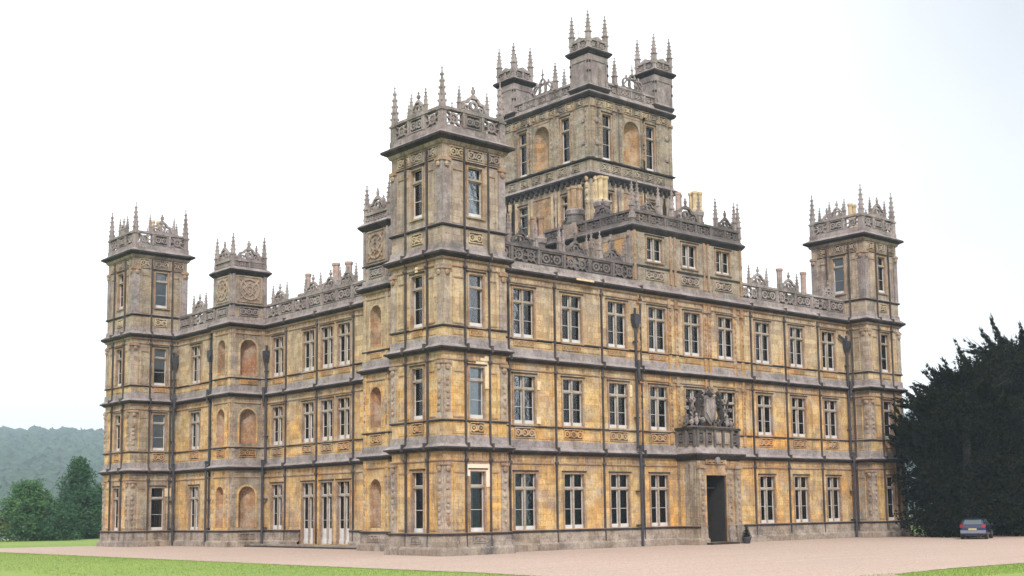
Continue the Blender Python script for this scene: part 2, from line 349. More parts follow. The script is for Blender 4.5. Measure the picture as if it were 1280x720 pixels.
# windows ---------------------------------------------------------
def win_meshes(w_, h_, lights, tf, frac_white=.20, door=False):
    mb = MB(); a = w_/2; t = .13
    for x0, x1, z0, z1 in ((-a-.09, -a+.02, -.04, h_+.09), (a-.02, a+.09, -.04, h_+.09), (-a+.02, a-.02, h_-.02, h_+.09)): mb.box(x0, x1, -.055, .03, z0, z1, 'surround')
    mb.box(-a-.12, a+.12, -.11, .10, -.12, -.04, 'surround'); mb.box(-a-.14, a+.14, -.10, .0, h_+.09, h_+.16, 'crust_shade')
    zt = h_*(1-tf)
    lw = (w_-t*(lights-1))/lights
    for i in range(1, lights): xm = -a+i*(lw+t)-t; mb.box(xm, xm+t, .05, .26, 0, h_, 'mullion')
    if tf > 0: mb.box(-a, a, .04, .25, zt-.06, zt+.06, 'mullion')
    s = .034
    for i in range(lights):
        x0 = -a+i*(lw+t); x1 = x0+lw
        for q0, q1, main in ((0, zt-.06 if tf > 0 else h_, True), (zt+.06, h_, False)):
            if tf == 0 and not main: continue
            mb.box(x0, x0+s, .17, .235, q0, q1, 'white'); mb.box(x1-s, x1, .17, .235, q0, q1, 'white')
            mb.box(x0+s, x1-s, .17, .235, q1-s, q1, 'white'); mb.box(x0+(0 if main else s), x1-(0 if main else s), .12 if main else .17, .24, q0, q0+(frac_white if main else s), 'white')
            if main:
                if door: mb.box(x0+s, x1-s, .18, .23, q0, q0+1.0, 'white')
                mb.box(x0+s, x1-s, .18, .225, (q0+q1)/2-.012, (q0+q1)/2+.012, 'white')
            if lw > .55 or main: mb.box((x0+x1)/2-.012, (x0+x1)/2+.012, .19, .22, q0+s, q1-s, 'white') if lights == 1 and False else None
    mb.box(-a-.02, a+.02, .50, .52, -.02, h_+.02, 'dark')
    gm = MB(); gm.box(-a+.01, a-.01, .205, .212, .02, h_-.02, 'glass')
    return mb.mesh('window'), gm.mesh('glass_pane')
def curtain_mesh(w_, h_, kind):
    mb = MB(); a = w_/2
    if kind == 'drapes':
        for s in (-1, 1):
            n = 10; pts = []
            wd = a*.55
            for i in range(n): 
                xa = s*a*.75-s*wd*i/n; xb = s*a*.75-s*wd*(i+1)/n; ya = .26+.03*(i % 2); yb = .26+.03*((i+1) % 2)
                mb.face([(xa, ya, 0), (xb, yb, 0), (xb, yb, h_), (xa, ya, h_)], 'curtain')
    elif kind == 'sides':
        mb.box(-a, -a*.72, .30, .33, 0, h_, 'cloth'); mb.box(a*.72, a, .30, .33, 0, h_, 'cloth'); mb.box(-a, a, .28, .30, h_*.88, h_, 'cloth')
    elif kind == 'blind': mb.box(-a, a, .25, .26, .02, h_*.98, 'blind')
    elif kind == 'half': mb.box(-a, a, .25, .26, h_*.45, h_*.98, 'blind')
    elif kind == 'left': mb.box(-a, -a*.25, .25, .27, 0, h_, 'cloth')
    elif kind == 'right': mb.box(a*.15, a*.9, .25, .27, 0, h_, 'curtain')
    return mb.mesh('curtain')
WM = {}; CM = {}
def window(parent, loc, rz, w_, h_, lights=2, tf=.27, cur=None, door=False, fw_=.2):
    key = (w_, h_, lights, tf, door, fw_)
    if key not in WM: WM[key] = win_meshes(w_, h_, lights, tf, fw_, door)
    o = link('window', WM[key][0], parent, loc, rz); link('glass_pane', WM[key][1], o)
    if cur is None: cur = random.choice((None, None, 'left', 'right', 'sides', 'sides', 'half'))
    if cur:
        ck = (w_, h_, cur)
        if ck not in CM: CM[ck] = curtain_mesh(*ck)
        link('blind' if cur in ('blind', 'half') else 'curtain', CM[ck], o)
    return o

# ================================================================= THE CASTLE
castle = tag(empty('castle', (0, 0, 0)), 'huge honey-coloured stone castle with pinnacled corner towers standing on pink gravel', 'castle')
A, B_, C_, D_, E_ = 5.45, 10.56, 15.47, 21.68, 23.27
FL = ((1.16, 4.25), (6.98, 9.66), (11.80, 14.55))      # window openings of the three storeys
TX, TY = 4.2, 4.5
X1, X2, Y2, Y3 = 38.0, 42.2, 37.4, 41.9
FOOT = [(0, 0), (TX, 0), (TX, 1.7), (X1, 1.7), (X1, 0), (X2, 0), (X2, TY), (41.2, TY), (41.2, Y2), (X2, Y2), (X2, Y3), (X1, Y3), (X1, 40.6), (TX, 40.6), (TX, Y3), (0, Y3),
        (0, Y2), (3.55, Y2), (3.55, 31.2), (3.3, 31.2), (3.3, 28.6), (6, 28.6), (6, 12.1), (3.3, 12.1), (3.3, 9.5), (3.55, 9.5), (3.55, TY), (0, TY)]

def face_frame(kind, *a):      # (x, y, rz) for walls facing south / west / east / north
    return {'S': 0., 'W': -math.pi/2, 'E': math.pi/2, 'N': math.pi}[kind]

def shaft(mb, x, z0, z1, d=.10, wd=.30):
    """buttress strip with a blackened half-round shaft on its front, banded by little carved knops"""
    mb.box(x-wd/2, x+wd/2, -d*.6, 0, z0, z1, 'stone')
    mb.box(x-.036, x+.036, -d*.6-.13, -d*.6, max(z0-1.0, .2), z1, 'shaft')
    for z in (A, B_, C_):
        if z0 < z < z1+.5: mb.box(x-.045, x+.045, -.40, -.05, z-.1, z+.25, 'shaft')
        if z0 < z-1 < z1: mb.blob(x, -.16, z-.62, .16, .10, .12, 'shaft', 7, 4)
def carve_strip(mb, x, z0, z1, y=-.09, m_='pale', r=.12):
    z = z0+.2
    while z < z1-.15:
        mb.blob(x+random.uniform(-.04, .04), y, z, r*random.uniform(.6, 1), .06, random.uniform(.09, .17), m_ if random.random() < .6 else 'surround', 6, 4); z += random.uniform(.24, .42)

def storey_dressing(mb, x0, x1, st, wins, aw=1.5, skip=()):
    """apron panels, sill line, frieze line and head line of one storey"""
    z0 = (0, A, B_)[st]; z1 = (A, B_, C_)[st]
    if st == 0:
        for cx in wins:
            if aw < 1.4 : relief(mb, cx, .58, .95, aw*.9, 'base', -.13)
    else:
        sl = FL[st][0]-.14
        edges = sorted([x0+.12, x1-.12]+[e for cx in wins for e in (cx-aw/2-.08, cx+aw/2+.08)])
        for cx in wins: relief(mb, cx, z0+.74, sl-.06, aw, 'orange')
        for a, b in zip(edges[::2], edges[1::2]):
            n = max(1, round((b-a)/1.6)); q = (b-a)/n
            if b-a < .25: continue
            for i in range(n):   # plain sunk panels
                u0, u1 = a+q*i+.05, a+q*(i+1)-.05
                for f in ((u0, u1, z0+.72, z0+.76), (u0, u1, sl-.1, sl-.06), (u0, u0+.04, z0+.76, sl-.1), (u1-.04, u1, z0+.76, sl-.1)): mb.box(f[0], f[1], -.03, 0, f[2], f[3], 'stone')

BASEP = [(.30, -.1, 'base'), (.30, .30, 'base'), (.16, .42, 'base'), (.13, 1.0, 'crust_shade'), (.22, 1.03, 'crust_shade'), (.22, 1.11, 'surround'), (0.0, 1.15, 'surround')]
def string_prof(z, s=1.):
    return [(0, z-.24, 'surround'), (.10*s, z-.2, 'crust_shade'), (.20*s, z-.09, 'crust_shade'), (.33*s, z-.04, 'crust_shade'), (.33*s, z+.04, 'ledge'), (.13*s, z+.17, 'ledge'), (.08*s, z+.22, 'ledge'), (.06*s, z+.60, 'ledge'), (0.0, z+.62, 'ledge')]  # near-black underside: grime plus painted shade below the ledge
def sill_prof(z): return [(0, z-.09, 'crust_shade'), (.10, z-.05, 'crust_shade'), (.10, z+.02, 'surround'), (0, z+.06, 'surround')]
def head_prof(z): return [(0, z-.07, 'surround'), (.07, z-.03, 'surround'), (.07, z+.03, 'orange'), (0, z+.07, 'orange')]
CORN = [(0, C_-.34, 'surround'), (.10, C_-.30, 'surround'), (.14, C_-.2, 'crust_shade'), (.30, C_-.10, 'crust_shade'), (.36, C_-.04, 'crust_shade'), (.36, C_+.06, 'grey'), (.12, C_+.24, 'grey'), (.08, C_+.30, 'grey'), (.05, C_+.56, 'grey'), (-.05, C_+.58, 'grey')]

PORCH = [(19.4, 1.7), (19.4, .1), (23.4, .1), (23.4, 1.7)]
# outline pieces that leave the porch front out at ground floor level
i0 = FOOT.index((TX, 1.7))
OPEN_GF = [PORCH[3]]+FOOT[i0+1:]+FOOT[:i0+1]+[PORCH[0]]
ir = OPEN_GF.index((6, 28.6))
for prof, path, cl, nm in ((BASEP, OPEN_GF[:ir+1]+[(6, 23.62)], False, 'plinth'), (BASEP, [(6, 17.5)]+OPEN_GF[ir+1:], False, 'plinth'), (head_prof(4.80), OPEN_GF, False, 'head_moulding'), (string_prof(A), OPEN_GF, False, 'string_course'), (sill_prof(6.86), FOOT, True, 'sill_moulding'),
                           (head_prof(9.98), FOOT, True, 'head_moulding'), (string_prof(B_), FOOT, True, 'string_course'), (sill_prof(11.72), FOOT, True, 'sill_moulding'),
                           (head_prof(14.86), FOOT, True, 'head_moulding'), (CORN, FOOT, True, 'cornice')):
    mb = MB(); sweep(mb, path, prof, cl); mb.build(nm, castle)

# --- straight walls between the towers -----------------------------------
def run_wall(name, kind, ox, oy, length, wins_by_floor, niches=(), shafts=(), ztop=C_-.3, white=.2, aw=1.5, wd=1.58, lights=2, curs={}, doors=None, wall_m='stone'):
    rz = face_frame(kind); mb = MB(); holes = []
    for st, xs in enumerate(wins_by_floor):
        for x in xs:
            z0, z1 = FL[st]
            if doors and st == 0 and x in doors: z0 = .22
            holes.append((x-wd/2, x+wd/2, z0, z1))
    for (x, nw) in niches:
        for (z0, z1) in FL: holes.append((x-nw/2, x+nw/2, z0+.12, z1-.05, 'niche'))
    wall_face(mb, 0, length, 0, ztop+.6, holes, wall_m)
    for st, xs in enumerate(wins_by_floor): storey_dressing(mb, 0, length, st, list(xs)+[n[0] for n in niches], aw)
    wo_ = mb.build(name, castle, (ox, oy, 0), rz)
    if shafts:
        for x in shafts: mb = MB(); shaft(mb, x, 1.15, C_-.3); mb.build('buttress_shaft', wo_)
    c, s = math.cos(rz), math.sin(rz)
    for st, xs in enumerate(wins_by_floor):
        for x in xs:
            z0, z1 = FL[st]; dr = doors and st == 0 and x in doors
            if dr: z0 = .22
            window(castle, (ox+x*c, oy+x*s, z0), rz, wd, z1-z0, lights, .27 if not dr else .22, curs.get((st, round(x, 2))), door=bool(dr), fw_=white)
    return wo_

WX = [6.94, 10.62, 14.33, 17.85, 21.1, 24.4, 28.22, 31.95, 35.67]
loc_ = lambda xs: [round(x-TX, 2) for x in xs]
up_w = loc_(WX); gf = loc_([x for x in WX if x not in (21.1, 24.4)])+[]
cu = {(2, up_w[0]): 'blind', (1, up_w[0]): 'right', (1, up_w[2]): 'drapes', (1, up_w[3]): 'right', (1, up_w[6]): 'drapes', (1, up_w[7]): 'right', (1, up_w[8]): 'drapes',
      (0, up_w[0]): 'right', (2, up_w[3]): 'left', (2, up_w[5]): 'right', (2, up_w[6]): 'left', (2, up_w[8]): 'drapes', (0, up_w[6]): 'left', (2, up_w[7]): 'drapes', (0, up_w[8]): 'drapes', (0, up_w[1]): 'left'}
gf_all = loc_([6.94, 10.62, 14.33, 17.55, 24.85, 28.22, 31.95, 35.67])
gf_all = loc_([6.94, 10.62, 14.33, 17.85-.12, 28.22, 31.95, 35.67])
run_wall('south_wall' and 'wall', 'S', TX, 1.7, X1-TX, (gf_all, up_w, up_w), shafts=loc_([5.75, 9.2, 12.95, 16.25, 26.85, 30.5, 34.3]), curs=cu)
# centre bays of the front carry paired shafts with knops on the two upper storeys
mb = MB()
for x in (16.25, 18.95, 19.6, 22.3, 22.75, 25.25, 26.0):
    mb.box(x-.14, x+.14, -.10, 0, A+.7, C_-.3, 'orange'); carve_strip(mb, x, A+1.4, B_-.6, -.13, 'surround', .09); carve_strip(mb, x, B_+1.2, C_-.6, -.13, 'surround', .09)
    for z in (9.75, 14.62): mb.box(x-.2, x+.2, -.2, 0, z, z+.13, 'surround')
mb.build('carved_pilaster', castle, (0, 1.7, 0))

# --- west front ------------------------------------------------------------
# centre recess, wall at x=6 running from y=28.6 (left) to y=12.1
yy = lambda ys: [round(28.6-y, 2) for y in ys]
run_wall('wall', 'W', 6, 28.6, 16.5, (yy([26.8, 22.75, 20.45, 18.4, 14.0]), yy([26.8, 22.75, 20.45, 18.4, 14.0]), yy([26.8, 22.75, 20.45, 18.4, 14.0])), shafts=yy([25.55, 21.55, 17.15]),
         doors=yy([22.75, 20.45, 18.4]), white=.26, wd=1.46, aw=1.4, lights=2,
         curs={(1, 5.85): 'drapes', (1, 8.15): 'blind', (1, 10.2): 'drapes', (2, 5.85): 'left', (2, 1.8): 'half', (2, 8.15): 'drapes', (0, 5.85): 'drapes', (0, 8.15): 'drapes', (0, 10.2): 'drapes', (0, 1.8): 'drapes'})
run_wall('wall', 'W', 3.55, Y2, Y2-31.2, ([3.1], [3.1], [3.1]), wd=1.5, aw=1.4, shafts=[5.6], curs={(0, 3.1): 'drapes', (1, 3.1): 'drapes', (2, 3.1): 'left'})
run_wall('wall', 'W', 3.55, 9.5, 9.5-TY, ([2.5], [2.5], [2.5]), wd=1.5, aw=1.4)
# plain hidden sides
for kind, ox, oy, L, ws in (('E', 41.2, TY, Y2-TY, [3+4.1*i for i in range(7)]), ('N', X1, 40.6, X1-TX, [3+4*i for i in range(8)])):
    rz = face_frame(kind); mb = MB(); hl = [(x-.75, x+.75, z0, z1) for x in ws for z0, z1 in FL]
    wall_face(mb, 0, L, 0, C_+.5, hl, 'stone', .3)
    for a, b, z0, z1 in hl: mb.face([(a, .3, z0), (b, .3, z0), (b, .3, z1), (a, .3, z1)], 'dark'); mb.box((a+b)/2-.06, (a+b)/2+.06, .1, .25, z0, z1, 'mullion'); mb.box(a, b, .1, .24, z1-.8, z1-.68, 'mullion')
    mb.build('wall', castle, (ox, oy, 0), rz)

# french window step in the recess and the low step before it
mb = MB(); mb.box(4.7, 5.7, 12.4, 28.3, -.05, .16, 'base'); mb.box(4.3, 4.7, 12.4, 28.3, -.05, .07, 'crust_shade'); mb.build('stone_step', castle)

# --- niche turrets of the west front ------------------------------------------
def niche_turret(y0, y1, seen_south):
    x0, x1 = 3.3, 6.0
    mb = MB()
    for kind, ox, oy, L, nw in (('W', x0, y1, y1-y0, 1.15), ('S', x0, y0, x1-x0, 1.3), ('E', x1, y0, y1-y0, 0), ('N', x1, y1, x1-x0, 1.2)):
        mb.at(ox, oy, face_frame(kind)); hl = []
        if nw and not (kind == 'N' and seen_south) and not (kind == 'S' and not seen_south):
            hl = [(L/2-nw/2, L/2+nw/2, z0+.15, z1-.1, 'niche') for z0, z1 in FL]
        wall_face(mb, 0, L, 0, C_+.6, hl, 'grey_mottled' if kind == 'S' else 'stone'); wall_face(mb, 0, L, C_+.6, 19.4, [], 'grey_mottled' if kind == 'S' else 'pale')  # south face in a darker, greyer stone than the other sides
        if hl:
            for z0, z1 in ((A+.74, 6.76), (B_+.74, 11.6)): relief(mb, L/2, z0, z1, nw, 'orange')
            relief(mb, L/2, .5, .9, nw, 'base', -.13)
        for xx in (.18, L-.18):
            mb.box(xx-.15, xx+.15, -.06, 0, 1.15, C_-.3, 'pale' if kind == 'S' else 'stone')
            if kind in 'SW':
                carve_strip(mb, xx, 1.3, 4.6, -.07, 'pale', .07); carve_strip(mb, xx, 7, 9.6, -.07, 'pale', .07)
        # upper stage: square stage with a cusped lozenge panel
        relief(mb, L/2, C_+.66, C_+1.28, L*.55, 'grey')
        zc = 18.05
        mb.box(L/2-.85, L/2+.85, -.02, 0, zc-.85, zc+.85, 'surround')
        mb.ring(L/2, zc, .80, .68, -.10, -.02, 'pale', 12); mb.ring(L/2, zc, .52, .40, -.10, -.02, 'pale', 4); mb.ring(L/2, zc, .30, .2, -.10, -.02, 'pale', 8)
        for a in range(4):
            an = a*math.pi/2+math.pi/4; mb.bar(L/2+.3*math.cos(an), zc+.3*math.sin(an), L/2+1.0*math.cos(an), zc+1.0*math.sin(an), .1, -.09, -.02, 'pale')
        for f in ((L/2-.95, L/2+.95, zc+.87, zc+.95), (L/2-.95, L/2+.95, zc-.95, zc-.87), (L/2-.95, L/2-.87, zc-.87, zc+.87), (L/2+.87, L/2+.95, zc-.87, zc+.87)): mb.box(f[0], f[1], -.07, 0, f[2], f[3], 'pale')
        for xx in (.12, L-.12): mb.box(xx-.1, xx+.1, -.08, 0, C_+.6, 19.1, 'grey')
        mb.box(0, L, 0, .2, 19.4, 19.45, 'grey')
    mb.at(); mb.box(x0+.1, x1-.1, y0+.1, y1-.1, 19.3, 19.44, 'roof')
    t = mb.build('niche_turret', castle)
    P_ = [(x0, y0), (x1, y0), (x1, y1), (x0, y1)]
    mb = MB(); sweep(mb, P_, [(0, 16.80, 'crust_shade'), (.1, 16.86, 'crust_shade'), (.1, 16.93, 'grey'), (0, 16.98, 'grey')]); mb.build('string_course', t)
    mb = MB(); sweep(mb, P_, [(0, 19.0, 'crust_shade'), (.12, 19.1, 'crust_shade'), (.30, 19.3, 'crust_shade'), (.30, 19.38, 'grey'), (.05, 19.6, 'grey'), (0, 19.62, 'grey')]); mb.build('cornice', t)
    for kind, ox, oy, L in (('W', x0, y1, y1-y0), ('S', x0, y0, x1-x0), ('E', x1, y0, y1-y0), ('N', x1, y1, x1-x0)):
        rz = face_frame(kind); mb = MB(); parapet(mb, .1, L-.1, 19.5, 20.15, 'p' if L < 2.65 else 'ps', 0); mb.build('parapet', t, (ox, oy, 0), rz)
        c, s = math.cos(rz), math.sin(rz); gable(t, (ox+L/2*c, oy+L/2*s, 20.1), rz, ('statue', 1.9), False)
    for px, py in ((x0+.12, y0+.12), (x1-.12, y0+.12), (x1-.12, y1-.12), (x0+.12, y1-.12)): link('pinnacle', PIN_MED, t, (px, py, 19.75), 0, (1.2, 1.2, 1.12))
niche_turret(28.6, 31.2, True); niche_turret(9.5, 12.1, False)

# --- corner towers ---------------------------------------------------------------
def corner_tower(x0, y0, curs, side_mats={}):
    x1, y1 = x0+TX, y0+TY
    sides = (('S', x0, y0, TX), ('E', x1, y0, TY), ('N', x1, y1, TX), ('W', x0, y1, TY))
    mb = MB(); FL4 = FL+((17.62, 20.28),)
    for kind, ox, oy, L in sides:
        mb.at(ox, oy, face_frame(kind)); cx = L/2+.08; ww = 1.0
        hl = [(cx-ww/2, cx+ww/2, z0, z1) for z0, z1 in FL4]
        low = [h for h in hl if h[3] < C_]; hi = [h for h in hl if h[3] > C_]
        wm = side_mats.get(kind, ('stone', 'pale')); wall_face(mb, 0, L, 0, C_+.3, low, wm[0]); wall_face(mb, 0, L, C_+.3, 22., hi, wm[1])
        for st in range(3):
            storey_dressing(mb, .45, L-.45, st, [cx], .95)
        relief(mb, cx, 16.2, 16.78, .95, 'stone')
        relief(mb, cx-1.2, 20.62, 21.2, 1.05, 'stone'); relief(mb, cx, 20.62, 21.2, 1.05, 'pale'); relief(mb, cx+1.2, 20.62, 21.2, 1.05, 'pale')
        # corner pilasters with capitals and carving, sunk side panels
        for z0, z1, i in ((1.15, 4.72, 0), (A+1.45, 9.9, 1), (B_+1.2, 14.8, 2), (17.0, 20.5, 3)):
            m_ = ('pale', 'pale', 'pale', 'grey')[i]
            for xx, wd in ((.22, .44), (L-.22, .44)):
                mb.box(xx-wd/2, xx+wd/2, -.07, 0, z0, z1, m_)
                mb.box(xx-wd/2-.05, xx+wd/2+.05, -.16, 0, z1-.16, z1, 'surround'); mb.blob(xx, -.12, z1-.34, .17, .10, .16, 'surround', 7, 4)
                if i < 2: carve_strip(mb, xx, z0+.3, z1-.7, -.10, 'pale', .15)
            for a, b in ((.62, cx-ww/2-.28), (cx+ww/2+.28, L-.62)):
                for f in ((a, b, z0+.10, z0+.16), (a, b, z1-.55, z1-.49), (a, a+.05, z0+.16, z1-.55), (b-.05, b, z0+.16, z1-.55)):
                    if b-a > .2: mb.box(f[0], f[1], -.05, 0, f[2], f[3], 'surround' if f[3]-f[2] < .1 else 'stone' if i < 3 else 'pale')
    mb.at(); mb.box(x0+.1, x1-.1, y0+.1, y1-.1, 21.9, 22.05, 'roof')
    t = mb.build('corner_tower', castle)
    P_ = [(x0, y0), (x1, y0), (x1, y1), (x0, y1)]
    mb = MB(); sweep(mb, P_, [(0, 16.88, 'crust_shade'), (.12, 16.95, 'crust_shade'), (.12, 17.02, 'grey'), (0, 17.10, 'grey')]); mb.build('string_course', t)
    mb = MB(); sweep(mb, P_, [(0, 20.46, 'crust_shade'), (.07, 20.5, 'surround'), (.07, 20.55, 'surround'), (0, 20.58, 'surround')]); mb.build('head_moulding', t)
    mb = MB(); sweep(mb, P_, [(0, 21.22, 'pale'), (.10, 21.28, 'pale'), (.18, 21.45, 'crust_shade'), (.45, 21.60, 'crust_shade'), (.45, 21.72, 'grey'), (.15, 21.88, 'grey'), (.08, 21.95, 'grey'), (.06, 22.2, 'grey'), (0, 22.22, 'grey')]); mb.build('cornice', t)
    for kind, ox, oy, L in sides:
        if kind in 'EN': continue
        for xx in (1.38, L-1.2): mb = MB(); mb.at(ox, oy, face_frame(kind)); shaft(mb, xx, 1.15, 21.2, .05, .13); mb.build('buttress_shaft', t)
    for kind, ox, oy, L in sides:
        rz = face_frame(kind); c, s = math.cos(rz), math.sin(rz); cx = L/2+.08
        mb = MB(); parapet(mb, .18, L-.18, 22.2, E_, 'psp', .0)
        mb.build('parapet', t, (ox, oy, 0), rz)
        window_list = [(0, 'S', 'W')]
        if kind in 'SW':
            for st, (z0, z1) in enumerate(FL4): window(castle, (ox+cx*c, oy+cx*s, z0), rz, 1.0, round(z1-z0, 3), 1, .25, curs.get((kind, st)))
        else:
            mb = MB()
            for z0, z1 in FL4: mb.box(cx-.5, cx+.5, .3, .34, z0, z1, 'dark'); mb.box(cx-.5, cx+.5, .1, .25, z1-.72, z1-.6, 'mullion')
            mb.build('blind_window', t, (ox, oy, 0), rz)
        gable(t, (ox+cx*c, oy+cx*s, E_-.02), rz, ('statue', 1.9) if kind in 'SN' else ('urn', 1.3), True, PIN_SM)
    for px, py in ((x0+.12, y0+.12), (x1-.12, y0+.12), (x1-.12, y1-.12), (x0+.12, y1-.12)): link('pinnacle', PIN_BIG, t, (px, py, 22.05))
    # clay chimney pots among the pinnacles
    mb = MB()
    for q in range(2): mb.lathe(x0+TX*.62+.5*q, y0+TY*.6, [(.2, 22.0), (.16, 23.2), (.16, 24.6), (.21, 24.66), (.21, 24.82), (.12, 24.84)], 'pot', 8)
    return t, mb
t0, _ = corner_tower(0, 0, {('S', 1): 'blind', ('W', 1): 'blind', ('S', 0): 'left', ('W', 2): 'half', ('S', 2): 'left', ('S', 3): 'blind', ('W', 3): 'left'})
t1, ch = corner_tower(X1, 0, {('S', 1): 'half', ('W', 3): 'blind'}, {'W': ('grey_mottled', 'pale')}); ch.build('chimney_pot', t1)
t2, ch = corner_tower(0, Y2, {('S', 1): 'blind', ('S', 2): 'half', ('S', 3): 'blind'}, {'S': ('grey_mottled', 'grey_mottled')}); ch.build('chimney_pot', t2)  # south face in the darker grey mottled stone

# --- wall-top parapets with gables -------------------------------------------------
ZP0, ZP1 = C_+.62, 17.08
def top_parapet(kind, ox, oy, L, bays, m_='grey'):
    rz = face_frame(kind); mb = MB(); parapet(mb, 0, L, ZP0-.12, ZP1, bays, 0, m_); return mb.build('parapet', castle, (ox, oy, 0), rz)
top_parapet('S', TX, 1.75, 12., 'spspsp', 'soot'); top_parapet('S', 26.2, 1.75, X1-26.2, 'pspsps')
top_parapet('W', 6.05, 28.6, 16.5, 'pspsssspp'); top_parapet('W', 3.6, Y2, Y2-31.2, 'sps'); top_parapet('W', 3.6, 9.5, 5, 'sps')
top_parapet('E', 41.15, TY, Y2-TY, 's'*14); top_parapet('N', X1, 40.55, X1-TX, 's'*14)
for x in (7.0, 11.2, 14.3): gable(castle, (x, 1.8, ZP1-.02), 0, ('statue', 1.9), dark=True)
gable(castle, (28.2, 1.8, ZP1-.02), 0, ('urn', 1.9)); gable(castle, (31.6, 1.8, ZP1-.02), 0, ('urn', 1.9)); gable(castle, (36.2, 1.8, ZP1-.02), 0, ('urn', 1.3))
for y in (27.0, 22.6, 20.4, 18.3, 14.2): gable(castle, (6.1, y, ZP1-.02), -math.pi/2, ('urn' if y > 20.3 else 'statue', 1.9), y not in (20.4,))
gable(castle, (3.65, 34.3, ZP1-.02), -math.pi/2, ('urn', 1.9)); gable(castle, (3.65, 7.3, ZP1-.02), -math.pi/2, ('urn', 1.9))

for x in (6.0, 8.1, 9.9, 12.5, 13.2, 15.4): link('pinnacle', PIN_SM, castle, (x, 1.86, ZP1-.02), 0, (1.15, 1.15, 1.25))
gable(castle, (9.2, 6.5, 18.4), 0, ('urn', 1.9), True, PIN_MED, True); gable(castle, (12.3, 13.5, 19.45), -math.pi/2, ('statue', 2.6), True, PIN_MED, True)
# --- roofs --------------------------------------------------------------------------
mb = MB(); mb.box(6.3, 40.9, 2.0, 40.3, 15.9, 16.25, 'roof'); mb.box(3.8, 6.3, 31.0, 37.4, 15.9, 16.24, 'roof'); mb.box(3.8, 6.3, 4.5, 9.5, 15.9, 16.24, 'roof'); mb.box(4.2, 6.3, 2.0, 4.5, 15.9, 16.24, 'roof')
mb.build('roof', castle)

# --- attic storey above the entrance bays -------------------------------------------------
AX0, AX1, AY1 = 15.9, 26.25, 9.9
mb = MB()
for kind, ox, oy, L in (('S', AX0, 1.72, AX1-AX0), ('E', AX1, 1.72, AY1-1.72), ('N', AX1, AY1, AX1-AX0), ('W', AX0, AY1, AY1-1.72)):
    mb.at(ox, oy, face_frame(kind)); hl = []
    if kind == 'S':
        hl = [(x-AX0-.72, x-AX0+.72, 17.42, 18.92) for x in (17.8, 21.05, 24.35)]
        for x in (17.8, 21.05, 24.35): relief(mb, x-AX0, 16.25, 16.85, 1.7, 'pale')
        for x in (.12, 3.35, 3.75, 6.55, 6.95, L-.12): mb.box(x-.09, x+.09, -.08, 0, 16.1, 19.2, 'surround'); carve_strip(mb, x, 17.2, 19.0, -.09, 'pale', .07)
        mb.box(0, L, -.05, 0, 16.98, 17.1, 'crust_shade')
    if kind == 'W':
        for x in np.arange(.15, L, 1.55): mb.box(x-.1, x+.1, -.1, 0, 16.1, 19.2, 'ledge'); mb.blob(x, -.12, 18.9, .13, .08, .13, 'surround')
        for x in np.arange(.92, L-.5, 1.55): mb.box(x-.5, x+.5, -.03, 0, 17.3, 18.8, 'orange'); mb.box(x-.56, x+.56, -.06, 0, 18.8, 18.9, 'surround')
    wall_face(mb, 0, L, 15.9, 19.35, hl, 'tower')
mb.at(); mb.box(AX0+.1, AX1-.1, 1.9, AY1-.1, 19.3, 19.5, 'roof')
att = mb.build('attic_storey', castle)
for x in (17.8, 21.05, 24.35): window(castle, (x, 1.72, 17.42), 0, 1.44, 1.5, 2, 0, fw_=.14)
mb = MB(); sweep(mb, [(AX0, 1.72), (AX1, 1.72), (AX1, AY1), (AX0, AY1)], [(0, 19.15, 'crust_shade'), (.08, 19.24, 'crust_shade'), (.22, 19.42, 'crust_shade'), (.22, 19.52, 'soot'), (.05, 19.66, 'soot'), (0, 19.82, 'grey')]); mb.build('cornice', att)
for kind, ox, oy, L, b in (('S', AX0, 1.74, AX1-AX0, 'ppsppsp'), ('W', AX0+.02, AY1, AY1-1.72, 'psppsp'), ('E', AX1-.02, 1.72, AY1-1.72, 'pspps')):
    mb = MB(); parapet(mb, .1, L-.1, 19.66, 20.5, b, 0, 'soot'); mb.build('parapet', att, (ox, oy, 0), face_frame(kind))
for x, g in ((17.5, ('urn', 1.9)), (21.0, ('statue', 2.6)), (24.9, ('statue', 1.9))): gable(att, (x, 1.78, 20.45), 0, g, True, PIN_MED, True)
for y in (4.4, 7.4): gable(att, (AX0+.05, y, 20.45), -math.pi/2, ('urn', 1.9), False, dark=True)
for px, py in ((AX0+.1, 1.82), (AX1-.1, 1.82), (AX1-.1, AY1-.1), (AX1-.1, 5.5)): link('pinnacle', PIN_MED, att, (px, py, 20.0), 0, (1.2, 1.2, 1.2))
# lower links between the attic, the great tower and the side roofs
mb = MB()
for kind, ox, oy, L in (('W', 12.2, 20.0, 9.), ('S', 12.2, 11.0, 8.3), ('E', 33.5, 11., 14.), ('S', 28.9, 11., 4.6), ('N', 33.5, 25., 21.3), ('W', 12.2, 25, 5.)):
    mb.at(ox, oy, face_frame(kind)); hl = []
    if kind == 'W' and L > 6: hl = []
    wall_face(mb, 0, L, 16., 18.6, hl, 'tower')
    for x in np.arange(.8, L-.4, 1.6): mb.box(x-.1, x+.1, -.08, 0, 16.2, 18.5, 'grey')
    mb.box(0, L, -.2, .2, 18.45, 18.65, 'crust_shade'); parapet(mb, 0, L, 18.65, 19.5, 'ps'*max(1, int(L/3.)), 0, 'soot')
mb.at(); mb.box(12.3, 33.4, 11.1, 24.9, 18.3, 18.5, 'roof'); mb.build('inner_block', castle)

